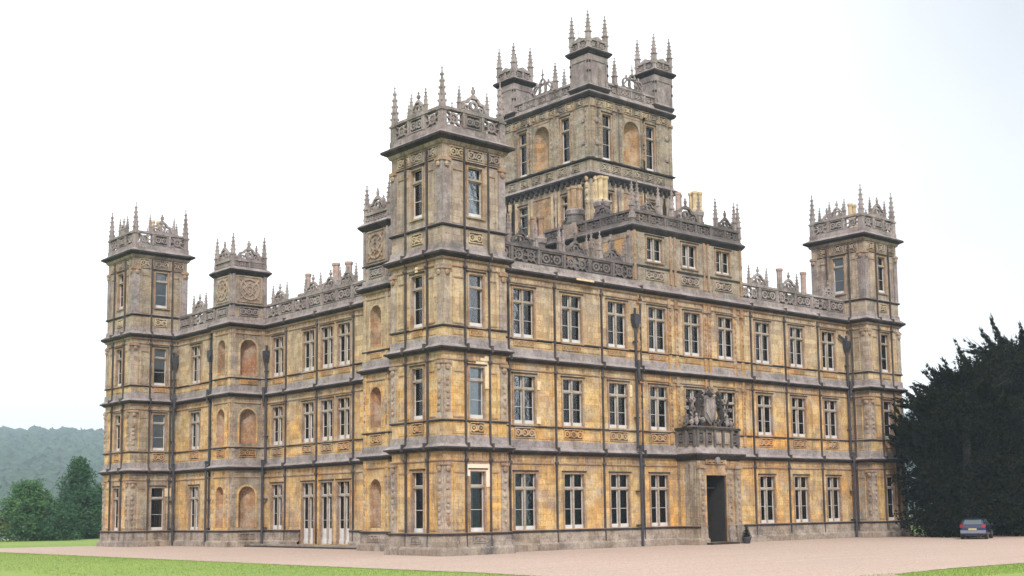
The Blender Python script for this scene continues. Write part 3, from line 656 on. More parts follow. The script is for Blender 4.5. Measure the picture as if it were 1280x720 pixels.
# --- chimneys ---------------------------------------------------------------------------
def chimney(x, y, z0, zb, zt, n=4, m_='pot', r=.2):
    mb = MB(); s = r*2.2
    mb.box(x-s*1.15, x+s*1.15, y-s*1.15, y+s*1.15, z0, zb-.95, 'pale'); mb.lathe(x, y, [(s*1.35, zb-.95), (s*1.35, zb-.8), (s*1.15, zb-.72), (s*1.15, zb-.45), (s*1.3, zb-.35)], 'soot', 8, math.pi/8)
    mb.lathe(x, y, [(s*1.3, zb-.35), (s*1.45, zb-.1), (s*1.2, zb)], 'ledge', 8, math.pi/8)
    c = mb.build('chimney', castle)
    for i in range(n):
        a = i*2*math.pi/n+.6; q = MB(); cx, cy = x+s*.62*math.cos(a), y+s*.62*math.sin(a)
        q.lathe(cx, cy, [(r*1.15, zb-.02), (r*1.15, zb+.1), (r*.9, zb+.16), (r*.9, zt-.22), (r*1.15, zt-.14), (r*1.15, zt), (r*.7, zt+.01)], m_, 8); q.build('chimney_pot', c)
chimney(16.75, 5.2, 19.4, 21.75, 23.35, 4, 'pot', .19); chimney(16.3, 7.2, 19.4, 21.5, 23.0, 4, 'surround', .22)
chimney(14.3, 8.6, 16, 19.6, 21.0, 3, 'surround', .2); chimney(13.2, 12.4, 18.3, 20.3, 21.8, 4, 'pot', .2); chimney(26.3, 5.6, 16, 22.6, 23.95, 4, 'pot', .2); chimney(25.45, 6.4, 16, 22.4, 23.9, 2, 'pot_red', .2)
chimney(34.0, 4.5, 16, 17.4, 19.4, 1, 'pot_red', .22); chimney(37.4, 4.9, 16, 17.4, 19.6, 1, 'pot_red', .22)
chimney(7.5, 25.6, 16, 17.6, 19.1, 1, 'pot_red', .2); chimney(7.6, 22.2, 16, 17.9, 19.35, 1, 'pot_red', .26); chimney(7.6, 20.6, 16, 17.9, 19.2, 1, 'pot_red', .26)

# --- the great central tower -------------------------------------------------------------
GX0, GX1, GY0, GY1 = 20.5, 28.95, 10.0, 19.75
mb = MB(); G_S = []
sides = (('S', GX0, GY0, GX1-GX0), ('E', GX1, GY0, GY1-GY0), ('N', GX1, GY1, GX1-GX0), ('W', GX0, GY1, GY1-GY0))
for kind, ox, oy, L in sides:
    mb.at(ox, oy, face_frame(kind))
    wx = (1.62, L-2.4) if kind in 'SN' else (2.7, L-2.45)
    cxn = L/2-.1
    hl = [(x-.45, x+.45, 26.48, 29.78) for x in wx]+[(cxn-.82, cxn+.82, 26.6, 29.75, 'niche')]
    lo = [(x-.5, x+.5, 21.9, 24.2) for x in wx]
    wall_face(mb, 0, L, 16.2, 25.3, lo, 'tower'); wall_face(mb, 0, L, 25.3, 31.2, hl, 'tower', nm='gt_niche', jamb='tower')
    mb.box(cxn-1.1, cxn+1.1, -.02, 0, 19.5, 24.4, 'gt_niche')
    for f in ((cxn-1.22, cxn-1.1, 19.5, 24.5), (cxn+1.1, cxn+1.22, 19.5, 24.5), (cxn-1.1, cxn+1.1, 24.4, 24.5)): mb.box(f[0], f[1], -.08, 0, f[2], f[3], 'surround')
    mb.box(cxn-1.0, cxn+1.0, -.03, 0, 29.95, 30.1, 'surround')
    for x in (.25, wx[0]-.75, wx[0]+.72, cxn-1.15, cxn+1.1, wx[1]-.72, wx[1]+.75, L-.25):
        if x < .2 or x > L-.2: continue
        mb.box(x-.13, x+.13, -.11, 0, 26.5, 30.2, 'tower'); carve_strip(mb, x, 27., 30., -.12, 'surround', .07)
        mb.box(x-.13, x+.13, -.11, 0, 20.5, 24.6, 'stone'); mb.box(x-.2, x+.2, -.2, 0, 30.1, 30.25, 'surround')
    for z in (27.6, 29.2): # carved roundels on the corner piers
        for x in (.62, L-.62): mb.blob(x, -.05, z, .2, .1, .22, 'grey', 8, 4)
    n = int(L/1.05)
    for i in range(n): relief(mb, .5+(L-1.)*(i+.5)/n, 30.2, 30.78, (L-1.)/n*.92, 'stone' if i % 2 else 'tower')
    for i in range(6): relief(mb, .8+(L-1.6)*(i+.5)/6, 25.65, 26.2, .95, 'tower')
    for i in range(int(L/.55)): mb.box(.3+i*.55, .3+i*.55+.2, -.22, 0, 24.75, 25.05, 'crust_shade')
    for x in np.arange(.75, L-.6, .62):
        if any(abs(x-q) < .75 for q in wx) or abs(x-cxn) < 1.3: continue
        mb.box(x-.31, x+.31, -.03, 0, 22.0, 24.65, 'crust_shade'); mb.lathe(x, -.16, [(.13, 21.6), (.07, 21.8), (.08, 23.9), (.15, 24.15), (.15, 24.6)], 'stone' if int(x*7) % 2 else 'pale', 6); mb.blob(x, -.2, 23.0, .11, .11, .35, 'pale', 6, 4)  # flat black band paints the shade of a recess behind the colonnettes
    # carved corner pendants
    for z in (25.0, 24.5, 24.0, 23.4): mb.blob(.3, -.1, z, .16, .14, .25, 'stone', 6, 4); mb.blob(L-.3, -.1, z, .16, .14, .25, 'stone', 6, 4)
mb.at(); mb.box(GX0+.1, GX1-.1, GY0+.1, GY1-.1, 31.1, 31.3, 'roof')
gt = mb.build('great_tower', castle)
for kind, ox, oy, L in sides:
    if kind not in 'SW': continue
    rz = face_frame(kind); c, s = math.cos(rz), math.sin(rz)
    wx = (1.62, L-2.4) if kind in 'SN' else (2.7, L-2.45)
    for x in wx:
        window(castle, (ox+x*c, oy+x*s, 26.48), rz, .9, 3.3, 1, .27, 'drapes' if kind == 'W' else 'left'); window(castle, (ox+x*c, oy+x*s, 21.9), rz, 1.0, 2.3, 1, .25, 'left')
mb = MB()
for kind, ox, oy, L in sides:
    if kind in 'SW': continue
    mb.at(ox, oy, face_frame(kind)); wx = (1.62, L-2.4) if kind in 'SN' else (2.7, L-2.45)
    for x in wx: mb.box(x-.5, x+.5, .3, .32, 21.9, 29.8, 'dark')
mb.build('blind_window', gt)
P_ = [(GX0, GY0), (GX1, GY0), (GX1, GY1), (GX0, GY1)]
for nm, pr in (('string_course', [(0, 24.95, 'crust_shade'), (.15, 25.05, 'crust_shade'), (.26, 25.22, 'crust_shade'), (.26, 25.33, 'grey'), (.04, 25.5, 'grey'), (0, 25.64, 'grey')]),
               ('string_course', [(0, 26.28, 'crust_shade'), (.14, 26.34, 'crust_shade'), (.14, 26.44, 'grey'), (0, 26.48, 'grey')]),
               ('cornice', [(0, 30.75, 'crust_shade'), (.15, 30.82, 'crust_shade'), (.26, 31.0, 'crust_shade'), (.26, 31.10, 'grey'), (.05, 31.25, 'grey'), (0, 31.42, 'grey')])):
    mb = MB(); sweep(mb, P_, pr); mb.build(nm, gt)
for kind, ox, oy, L in sides:
    rz = face_frame(kind); c, s = math.cos(rz), math.sin(rz)
    mb = MB(); parapet(mb, 1.5, L-1.5, 31.35, 32.15, 'pssp' if kind in 'SN' else 'psssp'); mb.build('parapet', gt, (ox, oy, 0), rz)
    link('pinnacle', PIN_MED, gt, (ox+c*(2.55 if kind in 'SN' else L-3.45), oy+s*(2.55 if kind in 'SN' else L-3.45), 32.1), 0, (1.3, 1.3, 1.02))
    gx = L/2+.2 if kind in 'SN' else L/2
    q = MB(); h = 1.0; a = 1.3      # open cresting of interlaced arcs between the turrets
    for sx in (-1, 0, 1): q.ring(sx*.62, .42, .42, .32, 0, .14, 'grey', 12)
    q.ring(0, .95, .26, .17, 0, .14, 'grey', 10)
    for sx in (-1, 1): q.bar(sx*1.15, .0, sx*.1, 1.15, .08, .02, .12, 'grey'); q.blob(sx*.62, .07, .92, .08, .08, .14, 'grey', 6, 4)
    q.box(-1.2, 1.2, 0, .14, -.05, .06, 'grey'); q.lathe(0, .07, [(.07, 1.1), (.03, 1.9), (.01, 2.0)], 'grey', 6); q.box(-.14, .14, .03, .11, 1.45, 1.52, 'grey')
    q.build('cresting', gt, (ox+gx*c, oy+gx*s, 32.15), rz)
TW = 1.9
for (tx, ty) in ((GX0-.08, GY0-.08), (GX1-TW+.08, GY0-.08), (GX1-TW+.08, GY1-TW+.08), (GX0-.08, GY1-TW+.08)):
    x1, y1 = tx+TW, ty+TW; P_ = [(tx, ty), (x1, ty), (x1, y1), (tx, y1)]
    mb = MB(); mb.box(tx, x1, ty, y1, 31.42, 34.2, 'grey')
    for kind, ox, oy in (('S', tx, ty), ('E', x1, ty), ('N', x1, y1), ('W', tx, y1)):
        mb.at(ox, oy, face_frame(kind))
        for f in ((.2, TW-.2, 33.4, 33.46), (.2, .26, 31.8, 33.4), (TW-.26, TW-.2, 31.8, 33.4)): mb.box(f[0], f[1], -.05, 0, f[2], f[3], 'grey')
        for xx in (.08, TW-.08): mb.blob(xx, -.04, 32.6, .08, .08, .1, 'crust_shade', 5, 3); mb.blob(xx, -.04, 33.3, .08, .08, .1, 'crust_shade', 5, 3)
        mb.at(ox, oy, face_frame(kind)); parapet(mb, .1, TW-.1, 34.25, 35.0, 'pp', 0)
        # peaked centre of the little parapet
        mb.slab([(.3, 34.98), (TW-.3, 34.98), (TW/2, 35.25)], 0, .2, 'grey')
    mb.at(); sweep(mb, P_, [(0, 33.85, 'crust_shade'), (.08, 33.9, 'crust_shade'), (.24, 34.1, 'crust_shade'), (.24, 34.2, 'grey'), (.03, 34.36, 'grey'), (0, 34.38, 'grey')])
    sweep(mb, P_, [(0, 31.3, 'crust_shade'), (.1, 31.5, 'crust_shade'), (.1, 31.6, 'grey'), (0, 31.7, 'grey')])
    mb.box(tx+.1, x1-.1, ty+.1, y1-.1, 34.2, 34.3, 'roof')
    q = mb.build('turret', gt)
    for px, py in ((tx+.12, ty+.12), (x1-.12, ty+.12), (x1-.12, y1-.12), (tx+.12, y1-.12)): link('pinnacle', PIN_MED, q, (px, py, 34.75), 0, (1.35, 1.35, 1.12))
mb = MB(); mb.lathe(23.6, 14.2, [(.07, 31.3), (.05, 38), (.03, 42)], 'white', 6); mb.build('flagpole', gt)

# --- entrance porch --------------------------------------------------------------------
PX0, PX1, PY = 19.4, 23.4, .1
mb = MB()
mb.at(PX0, PY, 0); L = PX1-PX0; dc = 21.1-PX0
wall_face(mb, 0, L, 0, 5.9, [(dc-.95, dc+.95, .12, 4.2)], 'orange', .3)
for x0_, x1_ in ((.04, .52), (L-1.28, L-.86), (L-.56, L-.04)):
    mb.box(x0_, x1_, -.16, 0, 1.1, 4.75, 'grey_mottled'); mb.box(x0_-.06, x1_+.06, -.24, 0, 0, 1.1, 'base'); mb.box(x0_-.07, x1_+.07, -.26, 0, 4.62, 4.8, 'surround')
    carve_strip(mb, (x0_+x1_)/2, 1.3, 4.5, -.2, 'surround', .12)
for f in ((dc-1.13, dc-.95, .1, 4.38), (dc+.95, dc+1.13, .1, 4.38), (dc-.95, dc+.95, 4.2, 4.38)): mb.box(f[0], f[1], -.09, .05, f[2], f[3], 'orange')
relief(mb, dc, 4.9, 5.35, 1.9, 'stone', -.03); mb.blob(dc, -.2, 5.1, .2, .2, .25, 'grey')
for kind, ox, oy in (('W', PX0, 1.7), ('E', PX1, PY)):
    mb.at(ox, oy, face_frame(kind)); wall_face(mb, 0, 1.6, 0, 5.9, [], 'grey_mottled'); mb.box(.3, .6, -.1, 0, .2, 5., 'stone'); mb.box(1.1, 1.5, -.1, 0, .2, 5., 'grey_mottled')
mb.at(); mb.box(PX0, PX1, PY+.05, 1.7, 5.9, 6.0, 'roof')
# passage behind the door opening
mb.box(21.1-1.0, 21.1+1.0, PY+2.4, PY+2.45, 0, 4.3, 'dark')
for sx in (-1, 1): mb.box(21.1+sx*.98-.02, 21.1+sx*.98+.02, PY+.7, PY+2.4, 0, 4.3, 'dark')
mb.box(20.1, 22.1, PY+.7, PY+2.4, 4.25, 4.3, 'dark')
pch = mb.build('entrance_porch', castle)
OP = [(PX0, 1.7), (PX0, PY), (PX1, PY), (PX1, 1.7)]
d0 = 21.1
for pth in ([(PX0, 1.7), (PX0, PY), (d0-.97, PY)], [(d0+.97, PY), (PX1, PY), (PX1, 1.7)]): mb = MB(); sweep(mb, pth, BASEP, False); mb.build('plinth', pch)
mb = MB(); sweep(mb, OP, [(0, 5.1, 'crust_shade'), (.15, 5.2, 'crust_shade'), (.33, 5.42, 'crust_shade'), (.33, 5.52, 'grey'), (.12, 5.8, 'grey'), (0, 5.97, 'grey')], False); mb.build('cornice', pch)
# balcony over the porch: blocks of carved panels
mb = MB()
for kind, ox, oy, L in (('S', PX0, PY, PX1-PX0), ('W', PX0, 1.7, 1.6), ('E', PX1, PY, 1.6)):
    mb.at(ox, oy, face_frame(kind)); mb.box(0, L, 0, .3, 5.97, 7.0, 'grey_mottled')
    n = 5 if L > 3 else 2
    for i in range(n):
        a = L*(i+.5)/n; (relief(mb, a, 6.12, 6.85, L/n*.62, 'soot') if i in (0, 1, 4) else mb.box(a-L/n*.31, a+L/n*.31, -.09, 0, 6.15, 6.85, 'pale')); mb.box(L*i/n-.0, L*i/n+.14, -.14, 0, 5.97, 7.0, 'soot')
    mb.box(L-.14, L, -.14, 0, 5.97, 7.0, 'soot'); mb.box(-.06, L+.06, -.18, .34, 7.0, 7.14, 'crust_shade')
mb.build('balcony', pch)
# carved coat of arms with rearing supporters on the balcony
mb = MB(); ax, ay, az = 21.25, .62, 7.14
def S_(pts, k=1.): return [(ax+x*k, az+z*k) for x, z in pts]
mb.slab(S_([(-.55, 1.0), (-.5, .65), (0, .2), (.5, .65), (.55, 1.0), (.55, 1.95), (.25, 2.05), (0, 1.95), (-.25, 2.05), (-.55, 1.95)]), ay-.12, ay+.14, 'soot')
mb.slab(S_([(-.40, 1.0), (0, .42), (.40, 1.0), (.40, 1.8), (-.40, 1.8)]), ay-.19, ay-.12, 'grey')
mb.lathe(ax, ay, [(.26, az+2.02), (.31, az+2.16), (.2, az+2.28), (.1, az+2.4), (.04, az+2.6)], 'crust_shade', 8)
for q in range(5): mb.blob(ax+(q-2)*.13, ay-.05, az+2.3+.08*(2-abs(q-2)), .05, .05, .11, 'soot', 6, 4)
for s in (-1, 1):
    m1 = 'crust_shade'
    def Lm(a, b, ra, rb, m_=m1): limb(mb, (ax+s*a[0]*1.0, ay+a[1], az+a[2]*1.0), (ax+s*b[0]*1.0, ay+b[1], az+b[2]*1.0), ra, rb, m_)
    Lm((1.25, 0, .55), (1.05, 0, 1.25), .20, .24); Lm((1.05, 0, 1.25), (1.0, -.02, 1.85), .24, .15); Lm((1.0, -.02, 1.85), (.86, -.05, 2.25), .15, .12); Lm((.86, -.05, 2.25), (.60, -.08, 2.18), .12, .06)
    mb.blob(ax+s*.74, ay-.03, az+1.92, .14, .14, .15, m1, 8, 5); mb.blob(ax+s*.86, ay, az+1.70, .17, .16, .2, 'soot', 8, 5)
    Lm((.98, -.1, 1.65), (.62, -.16, 1.75), .09, .05); Lm((1.0, -.1, 1.35), (.60, -.16, 1.30), .09, .05); Lm((1.25, -.05, .6), (.95, -.12, .35), .15, .08); Lm((.95, -.12, .35), (.80, -.12, .12), .08, .07); Lm((1.35, .1, .5), (1.5, .05, .12), .14, .08)
    Lm((1.45, .05, .6), (1.80, 0, .9), .06, .05); Lm((1.80, 0, .9), (1.72, 0, 1.45), .05, .06); Lm((1.72, 0, 1.45), (1.95, 0, 1.85), .06, .09)
    for dx, dz, r in ((1.5, 1.15, .17), (1.45, 1.75, .14), (1.9, .5, .2), (2.2, .3, .15), (.62, .55, .13), (.5, 2.2, .09), (2.05, 1.2, .12)): mb.ring(ax+s*dx*1.0, az+dz*1.0, r, r*.5, ay-.08, ay+.1, 'soot' if r > .14 else 'grey', 9, .4, 1.1)
    for q in range(26): mb.blob(ax+s*random.uniform(.4, 2.1), ay+random.uniform(-.1, .1), az+random.uniform(.12, .75), random.uniform(.06, .13), .1, random.uniform(.06, .14), random.choice(('soot', 'crust_shade', 'grey')), 6, 4)
    urn(mb, ax+s*1.85, .42, az, .8, 'grey'); mb.blob(ax+s*1.45, ay-.25, az+.42, .14, .12, .3, 'grey', 8, 5); mb.blob(ax+s*1.45, ay-.25, az+.78, .09, .09, .11, 'grey', 7, 5)
mb.box(ax-2., ax+2., ay-.35, ay+.3, az, az+.1, 'soot')
mb.build('coat_of_arms', pch)
mb = MB()
for s in (-1, 1):     # tall doors standing open inwards, dark sheets put in to darken the lit reveals
    mb.box(d0+s*.91-.03, d0+s*.91+.03, PY+.06, PY+1.2, .13, 4.18, 'dark')
mb.box(d0-.9, d0+.9, PY+.75, PY+.8, 3.4, 3.5, 'lead'); dm = mb.build('door', pch)
mb = MB(); mb.box(d0-1.3, d0+1.3, PY-.7, PY+.7, -.05, .11, 'crust_shade'); mb.build('door_step', pch)
mb = MB(); mb.box(22.26, 22.42, PY-.12, PY+.0, 1.55, 1.95, 'lead'); mb.box(22.23, 22.45, PY-.14, PY+.02, 1.95, 2.0, 'lead'); mb.build('bell_box', pch)

# --- rainwater pipes with hopper heads ----------------------------------------------------
def pipe(x, y, rz, top, offs=0.):
    mb = MB(); mb.lathe(0, -.16, [(.085, 5.9), (.085, top)], 'lead', 8); mb.lathe(0, -.38, [(.085, 0.02), (.085, 5.9)], 'lead', 8)
    mb.slab([(-.10, top-.1), (.10, top-.1), (.26, top+.35), (.26, top+.72), (-.26, top+.72), (-.26, top+.35)], -.32, -.02, 'lead')
    mb.box(-.06, .06, -.2, -.08, top+.72, top+1.1, 'lead')
    if offs: mb.slab([(0, top+.55), (offs, top+.95), (offs, top+1.12), (0, top+.75)], -.22, -.1, 'lead')
    for z in (1.2, 3.2, 5.5, 7.6, 10.56, 12.2):
        if z < top: mb.box(-.13, .13, -.24, 0, z, z+.09, 'lead')
    mb.box(-.08, .08, -.46, -.1, 5.8, 6.0, 'lead'); mb.lathe(0, -.36, [(.09, 10.1), (.09, 11.1)], 'lead', 8)
    mb.build('downpipe', castle, (x, y, 0), rz)
pipe(15.75, 1.65, 0, 13.2); pipe(X1-.35, 1.65, 0, 13.3, -.9); pipe(6.0, 28.2, -math.pi/2, 13.0); pipe(3.5, 31.7, -math.pi/2, 13.2); pipe(3.2, Y2-.05, 0, 13.2, .6)
mb = MB()
for x in (.32, 3.05, 6.0): pass

# --- blocks of newer stone let into the old ----------------------------------------------
def patch(kind, ox, oy, rects, m_, nm='replacement_stone'):
    for a, b, z0, z1 in rects: mb = MB(); mb.box(a, b, -.066, -.002, z0, z1, m_); mb.build(nm, castle, (ox, oy, 0), face_frame(kind))
patch('S', 0, 0, [(2.72, 3.12, 8.55, 10.28), (2.42, 2.72, 9.80, 10.15), (2.1, 2.42, 9.80, 9.95)], 'new_stone')
patch('S', 0, 0, [(1.45, 3.0, 4.28, 4.62), (2.74, 3.0, 3.45, 4.28), (1.45, 1.66, 4.0, 4.28)], 'pink_stone')
patch('S', TX, 1.7, [(3.68, 3.9, 8.9, 9.4), (11.1, 11.3, 8.9, 9.6), (3.6, 3.9, 7., 7.4)], 'new_stone')
patch('W', 0, TY, [(2.18, 2.4, 14.6, 15.0)], 'new_stone'); patch('S', 0, Y2, [(2.74, 3.2, 3.6, 4.2)], 'new_stone')
patch('S', TX, 1.32, [(6.5, 7.9, 15.42, 15.53)], 'new_stone')

# ================================================================= GROUND
def ground_mat():
    k = NT('lawn_grass', .95)
    c = k.mix(k.noise(.11, 5, lo=.35, hi=.65), (.14, .26, .035), (.21, .32, .055)); c = k.mix(k.noise(2.2, 6, lo=.42, hi=.66), c, (.26, .28, .08)); c = k.mix(k.noise(14, 4, lo=.5, hi=.7), c, (.085, .16, .025))
    k.bump(k.noise(18, 4), .6, .05); return k.out(c)
def gravel_mat():
    k = NT('pink_gravel', .95)
    c = k.mix(k.noise(.09, 5, lo=.35, hi=.65), (.54, .43, .35), (.47, .37, .305)); c = k.mix(k.noise(1., 5, vec=k.scaled((.25, 1.3, 1)), lo=.45, hi=.7), c, (.49, .365, .325)); c = k.mix(k.rng(k.noise(1., 4, vec=k.scaled((.05, 1.1, 1))), .5, .64, 0, .5), c, (.38, .31, .255)); c = k.mix(k.noise(5., 6, rough=.8, lo=.47, hi=.60), c, (.33, .25, .205)); c = k.mix(k.noise(22., 5, rough=.8, lo=.46, hi=.60), c, (.30, .205, .17)); c = k.mix(k.noise(35., 3, lo=.58, hi=.7), c, (.56, .46, .42))
    c = k.mix(k.rng(k.noise(.35, 6, vec=k.scaled((1, .35, 1)), rough=.7), .5, .68, 0, .4), c, (.36, .30, .25)); k.bump(k.noise(30, 4), .5, .03); return k.out(c)
M['lawn'] = ground_mat(); M['gravel'] = gravel_mat()
def terrain(az, d):   # level round the castle, a dip beyond the lawn, then a wooded ridge
    if d < 138: return 0.
    if d < 380: t = (d-138)/242; t = t*t*(3-2*t); return -9*t
    t = max(0, min(1, (d-500)/1350)); t = t*t*(3-2*t)
    return -9+t*(116+13*math.sin(az*5+1.9)+6*math.sin(az*13+1)+3*math.sin(az*41))
def polar(name, ds, na, m_, dz=0.):
    v = []; f = []; nd = len(ds)-1
    for i in range(na):
        az = 2*math.pi*i/na
        for d in ds: v.append((-38.7+d*math.sin(az), -50.6+d*math.cos(az), terrain(az, d)+dz))
    for i in range(na):
        for j in range(nd): q = i*(nd+1)+j; p = ((i+1) % na)*(nd+1)+j; f.append((q, q+1, p+1, p))
    if ds[0] < 1: pass
    me = bpy.data.meshes.new(name); me.from_pydata(v, [], f); me.materials.append(M[m_]); return tag(link(name, me), kind='structure')
polar('lawn', [.01, 60, 120, 138]+[138+22*i for i in range(1, 12)], 160, 'lawn', -.03)
gp = [(-9.9, 45.6), (-9.95, 20), (-9.9, -6), (-9.7, -15), (-10.3, -20), (-12.5, -26), (-17, -33), (-24, -41), (-36, -54), (-60, -80), (-54, -85), (-34, -62), (-20, -46), (-12, -37), (-7, -31.), (-2.7, -27.6), (2, -27.0), (10, -27.2), (30, -27.6), (60, -28), (60, 1.), (43, 1.), (43, 43.5), (0, 43.2), (-4, 44.9)]
# fine edge wobble
pts = []
for (a, b) in zip(gp, gp[1:]+gp[:1]):
    n = max(1, int(math.hypot(b[0]-a[0], b[1]-a[1])/.3))
    for i in range(n): t = i/n; pts.append((a[0]+(b[0]-a[0])*t+random.uniform(-.1, .1), a[1]+(b[1]-a[1])*t+random.uniform(-.1, .1)))
mb = MB(); mb.face([(x, y, -.012) for x, y in pts], 'gravel'); gv = tag(mb.build('gravel_drive'), kind='structure')

# grass blades near the front edge (short mown turf)
def grass_patch():
    v = []; f = []
    N = 26000
    u = rng.random(N)
    X = np.where(rng.random(N) < .75, -10.0-rng.random(N)**1.5*10, rng.uniform(-12, 8, N)); Y = np.where(X < -10, rng.uniform(-26, 40, N), -27.3-rng.random(N)*3)
    for x, y in zip(X, Y):
        if x > -10 and y > -27: continue
        if x < -10 and y < -19 and x > -10-( -19-y)*.9: continue
        a = rng.uniform(0, 6.28); h = rng.uniform(.03, .07); wd = .018; c, s = math.cos(a)*wd, math.sin(a)*wd; i = len(v)
        v += [(x-c, y-s, -.03), (x+c, y+s, -.03), (x+rng.uniform(-.02, .02), y+rng.uniform(-.02, .02), h-.03)]; f.append((i, i+1, i+2))
    me = bpy.data.meshes.new('grass'); me.from_pydata(v, [], f); me.materials.append(M['lawn']); return link('grass', me)
tag(grass_patch(), 'short mown grass blades along the near edge of the gravel', 'grass', kind='stuff')

# ================================================================= TREES
def leaf_mat(name, c1, c2, c3):
    k = NT(name, .75); k.b.inputs['Specular IOR Level'].default_value = .05 if 'yew' in name else .15
    c = k.mix(k.noise(.6, 4, lo=.38, hi=.62), c1, c2); c = k.mix(k.noise(6., 3, lo=.5, hi=.72), c, c3); return k.out(c)
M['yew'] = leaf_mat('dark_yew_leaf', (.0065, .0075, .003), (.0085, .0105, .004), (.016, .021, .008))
M['leaf_a'] = leaf_mat('deep_green_leaf', (.022, .065, .038), (.045, .11, .05), (.08, .17, .06))
M['leaf_b'] = leaf_mat('mid_green_leaf', (.035, .10, .045), (.075, .16, .06), (.12, .22, .07))
M['leaf_c'] = leaf_mat('yellow_green_leaf', (.09, .15, .05), (.13, .18, .06), (.16, .2, .08))
M['bark'] = simple('bark', (.05, .04, .03), .95, var=.4)
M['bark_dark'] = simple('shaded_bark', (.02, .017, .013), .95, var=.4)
def leaves(centers, radii, per, size, m_, name, parent, flat=.6, seed=1, dirs=None):
    g = np.random.default_rng(seed); V = []
    for ci, (c, r) in enumerate(zip(centers, radii)):
        n = int(per*r[0]*r[0]); d = g.normal(size=(n, 3)); d /= np.linalg.norm(d, axis=1)[:, None]
        p = np.array(c)+d*(g.random((n, 1))**.45)*np.array(r)
        a = g.normal(size=(n, 3)); a[:, 2] *= flat; a /= np.linalg.norm(a, axis=1)[:, None]
        if dirs is not None: a = a*.45+np.array(dirs[ci]); a /= np.linalg.norm(a, axis=1)[:, None]
        b = np.cross(a, g.normal(size=(n, 3))); b /= np.linalg.norm(b, axis=1)[:, None]
        s = size*g.uniform(.6, 1.4, (n, 1)); V.append(np.stack([p-b*s*.32, p+a*s*.5-b*s*.28*0, p+a*s, p+b*s*.32], 1))
    V = np.concatenate(V); n = len(V); me = bpy.data.meshes.new(name); me.vertices.add(n*4); me.vertices.foreach_set('co', V.reshape(-1).astype(np.float32))
    me.loops.add(n*4); me.loops.foreach_set('vertex_index', np.arange(n*4, dtype=np.int32)); me.polygons.add(n); me.polygons.foreach_set('loop_start', np.arange(0, n*4, 4, dtype=np.int32)); me.polygons.foreach_set('loop_total', np.full(n, 4, np.int32))
    me.materials.append(M[m_]); me.update(); me.validate(); return link(name, me, parent)
def tree(loc, h, r, m_, label, seed, shape='round', bark='bark', size=.26, per=70, low=.1, n=60, lean=0, group=None, cat='tree'):
    g = random.Random(seed); t = tag(empty('tree', loc), label, cat, group)
    mb = MB(); pts = [(0, 0, -.1), (g.uniform(-.15, .15), g.uniform(-.15, .15), h*.35), (g.uniform(-.3, .3)+lean, g.uniform(-.3, .3), h*.8)]
    for a, b, ra, rb in ((pts[0], pts[1], .045*h*.8, .03*h*.8), (pts[1], pts[2], .03*h*.8, .008*h)): limb(mb, a, b, ra, rb, bark)
    C = []; Rr = []
    for i in range(n):
        z = low+(1-low)*(i+.5)/n; 
        prof = math.sqrt(max(.02, 1-((z-.45)/.58)**2)) if shape == 'round' else (1-z)**.75*1.05+.08 if shape == 'cone' else min(1, (1-z)*3)**.6
        a = g.uniform(0, 6.283); d = r*prof*g.uniform(.45, 1.)*(.9 if i % 3 else .5); c = (d*math.cos(a)+lean*z, d*math.sin(a), z*h)
        q = r*g.uniform(.20, .36)*(1.15-.45*z); C.append(c); Rr.append((q, q, q*g.uniform(.6, .95)))
        if i % 2 == 0: limb(mb, (0, 0, max(.3, z*h-.25*h)), c, .012*h, .004*h, bark)
    mb.build('trunk', t); leaves(C, Rr, per, size, m_, 'crown', t, seed=seed); return t

# far left of the picture, beyond the lawn
G1 = 'trees beyond the lawn at the left'
tree((5.4, 72.5, 0), 5.6, 2.9, 'leaf_b', 'broad rounded mid green tree left of the tall conical tree', 11, 'round', per=120, size=.25, low=.0, n=170, group=G1)
tree((11.7, 76., 0), 7.9, 3.3, 'leaf_a', 'tall deep green conical tree closest to the left edge of the castle', 12, 'cone', per=140, size=.23, low=.0, n=230, group=G1)
tree((9.2, 79.0, 0), 4.6, 2.8, 'leaf_b', 'mid green tree half hidden between the broad round tree and the conical tree', 13, 'round', per=120, size=.24, low=.0, n=120, group=G1)
tree((1.6, 73.0, 0), 3.2, 2.5, 'leaf_c', 'pale yellow-green low tree at the far left edge of the photo', 14, 'round', per=120, size=.23, low=.0, n=100, group=G1)
tree((7.7, 70.4, 0), 3.5, 2.2, 'leaf_a', 'low dark bushy tree in front of the taller left-hand trees', 15, 'round', per=140, size=.22, low=.0, n=90, group=G1)
tree((15.6, 79.5, 0), 5.4, 2.8, 'leaf_a', 'dark green tree partly hidden by the left corner of the castle', 16, 'round', per=120, size=.24, low=.0, n=110, group=G1)

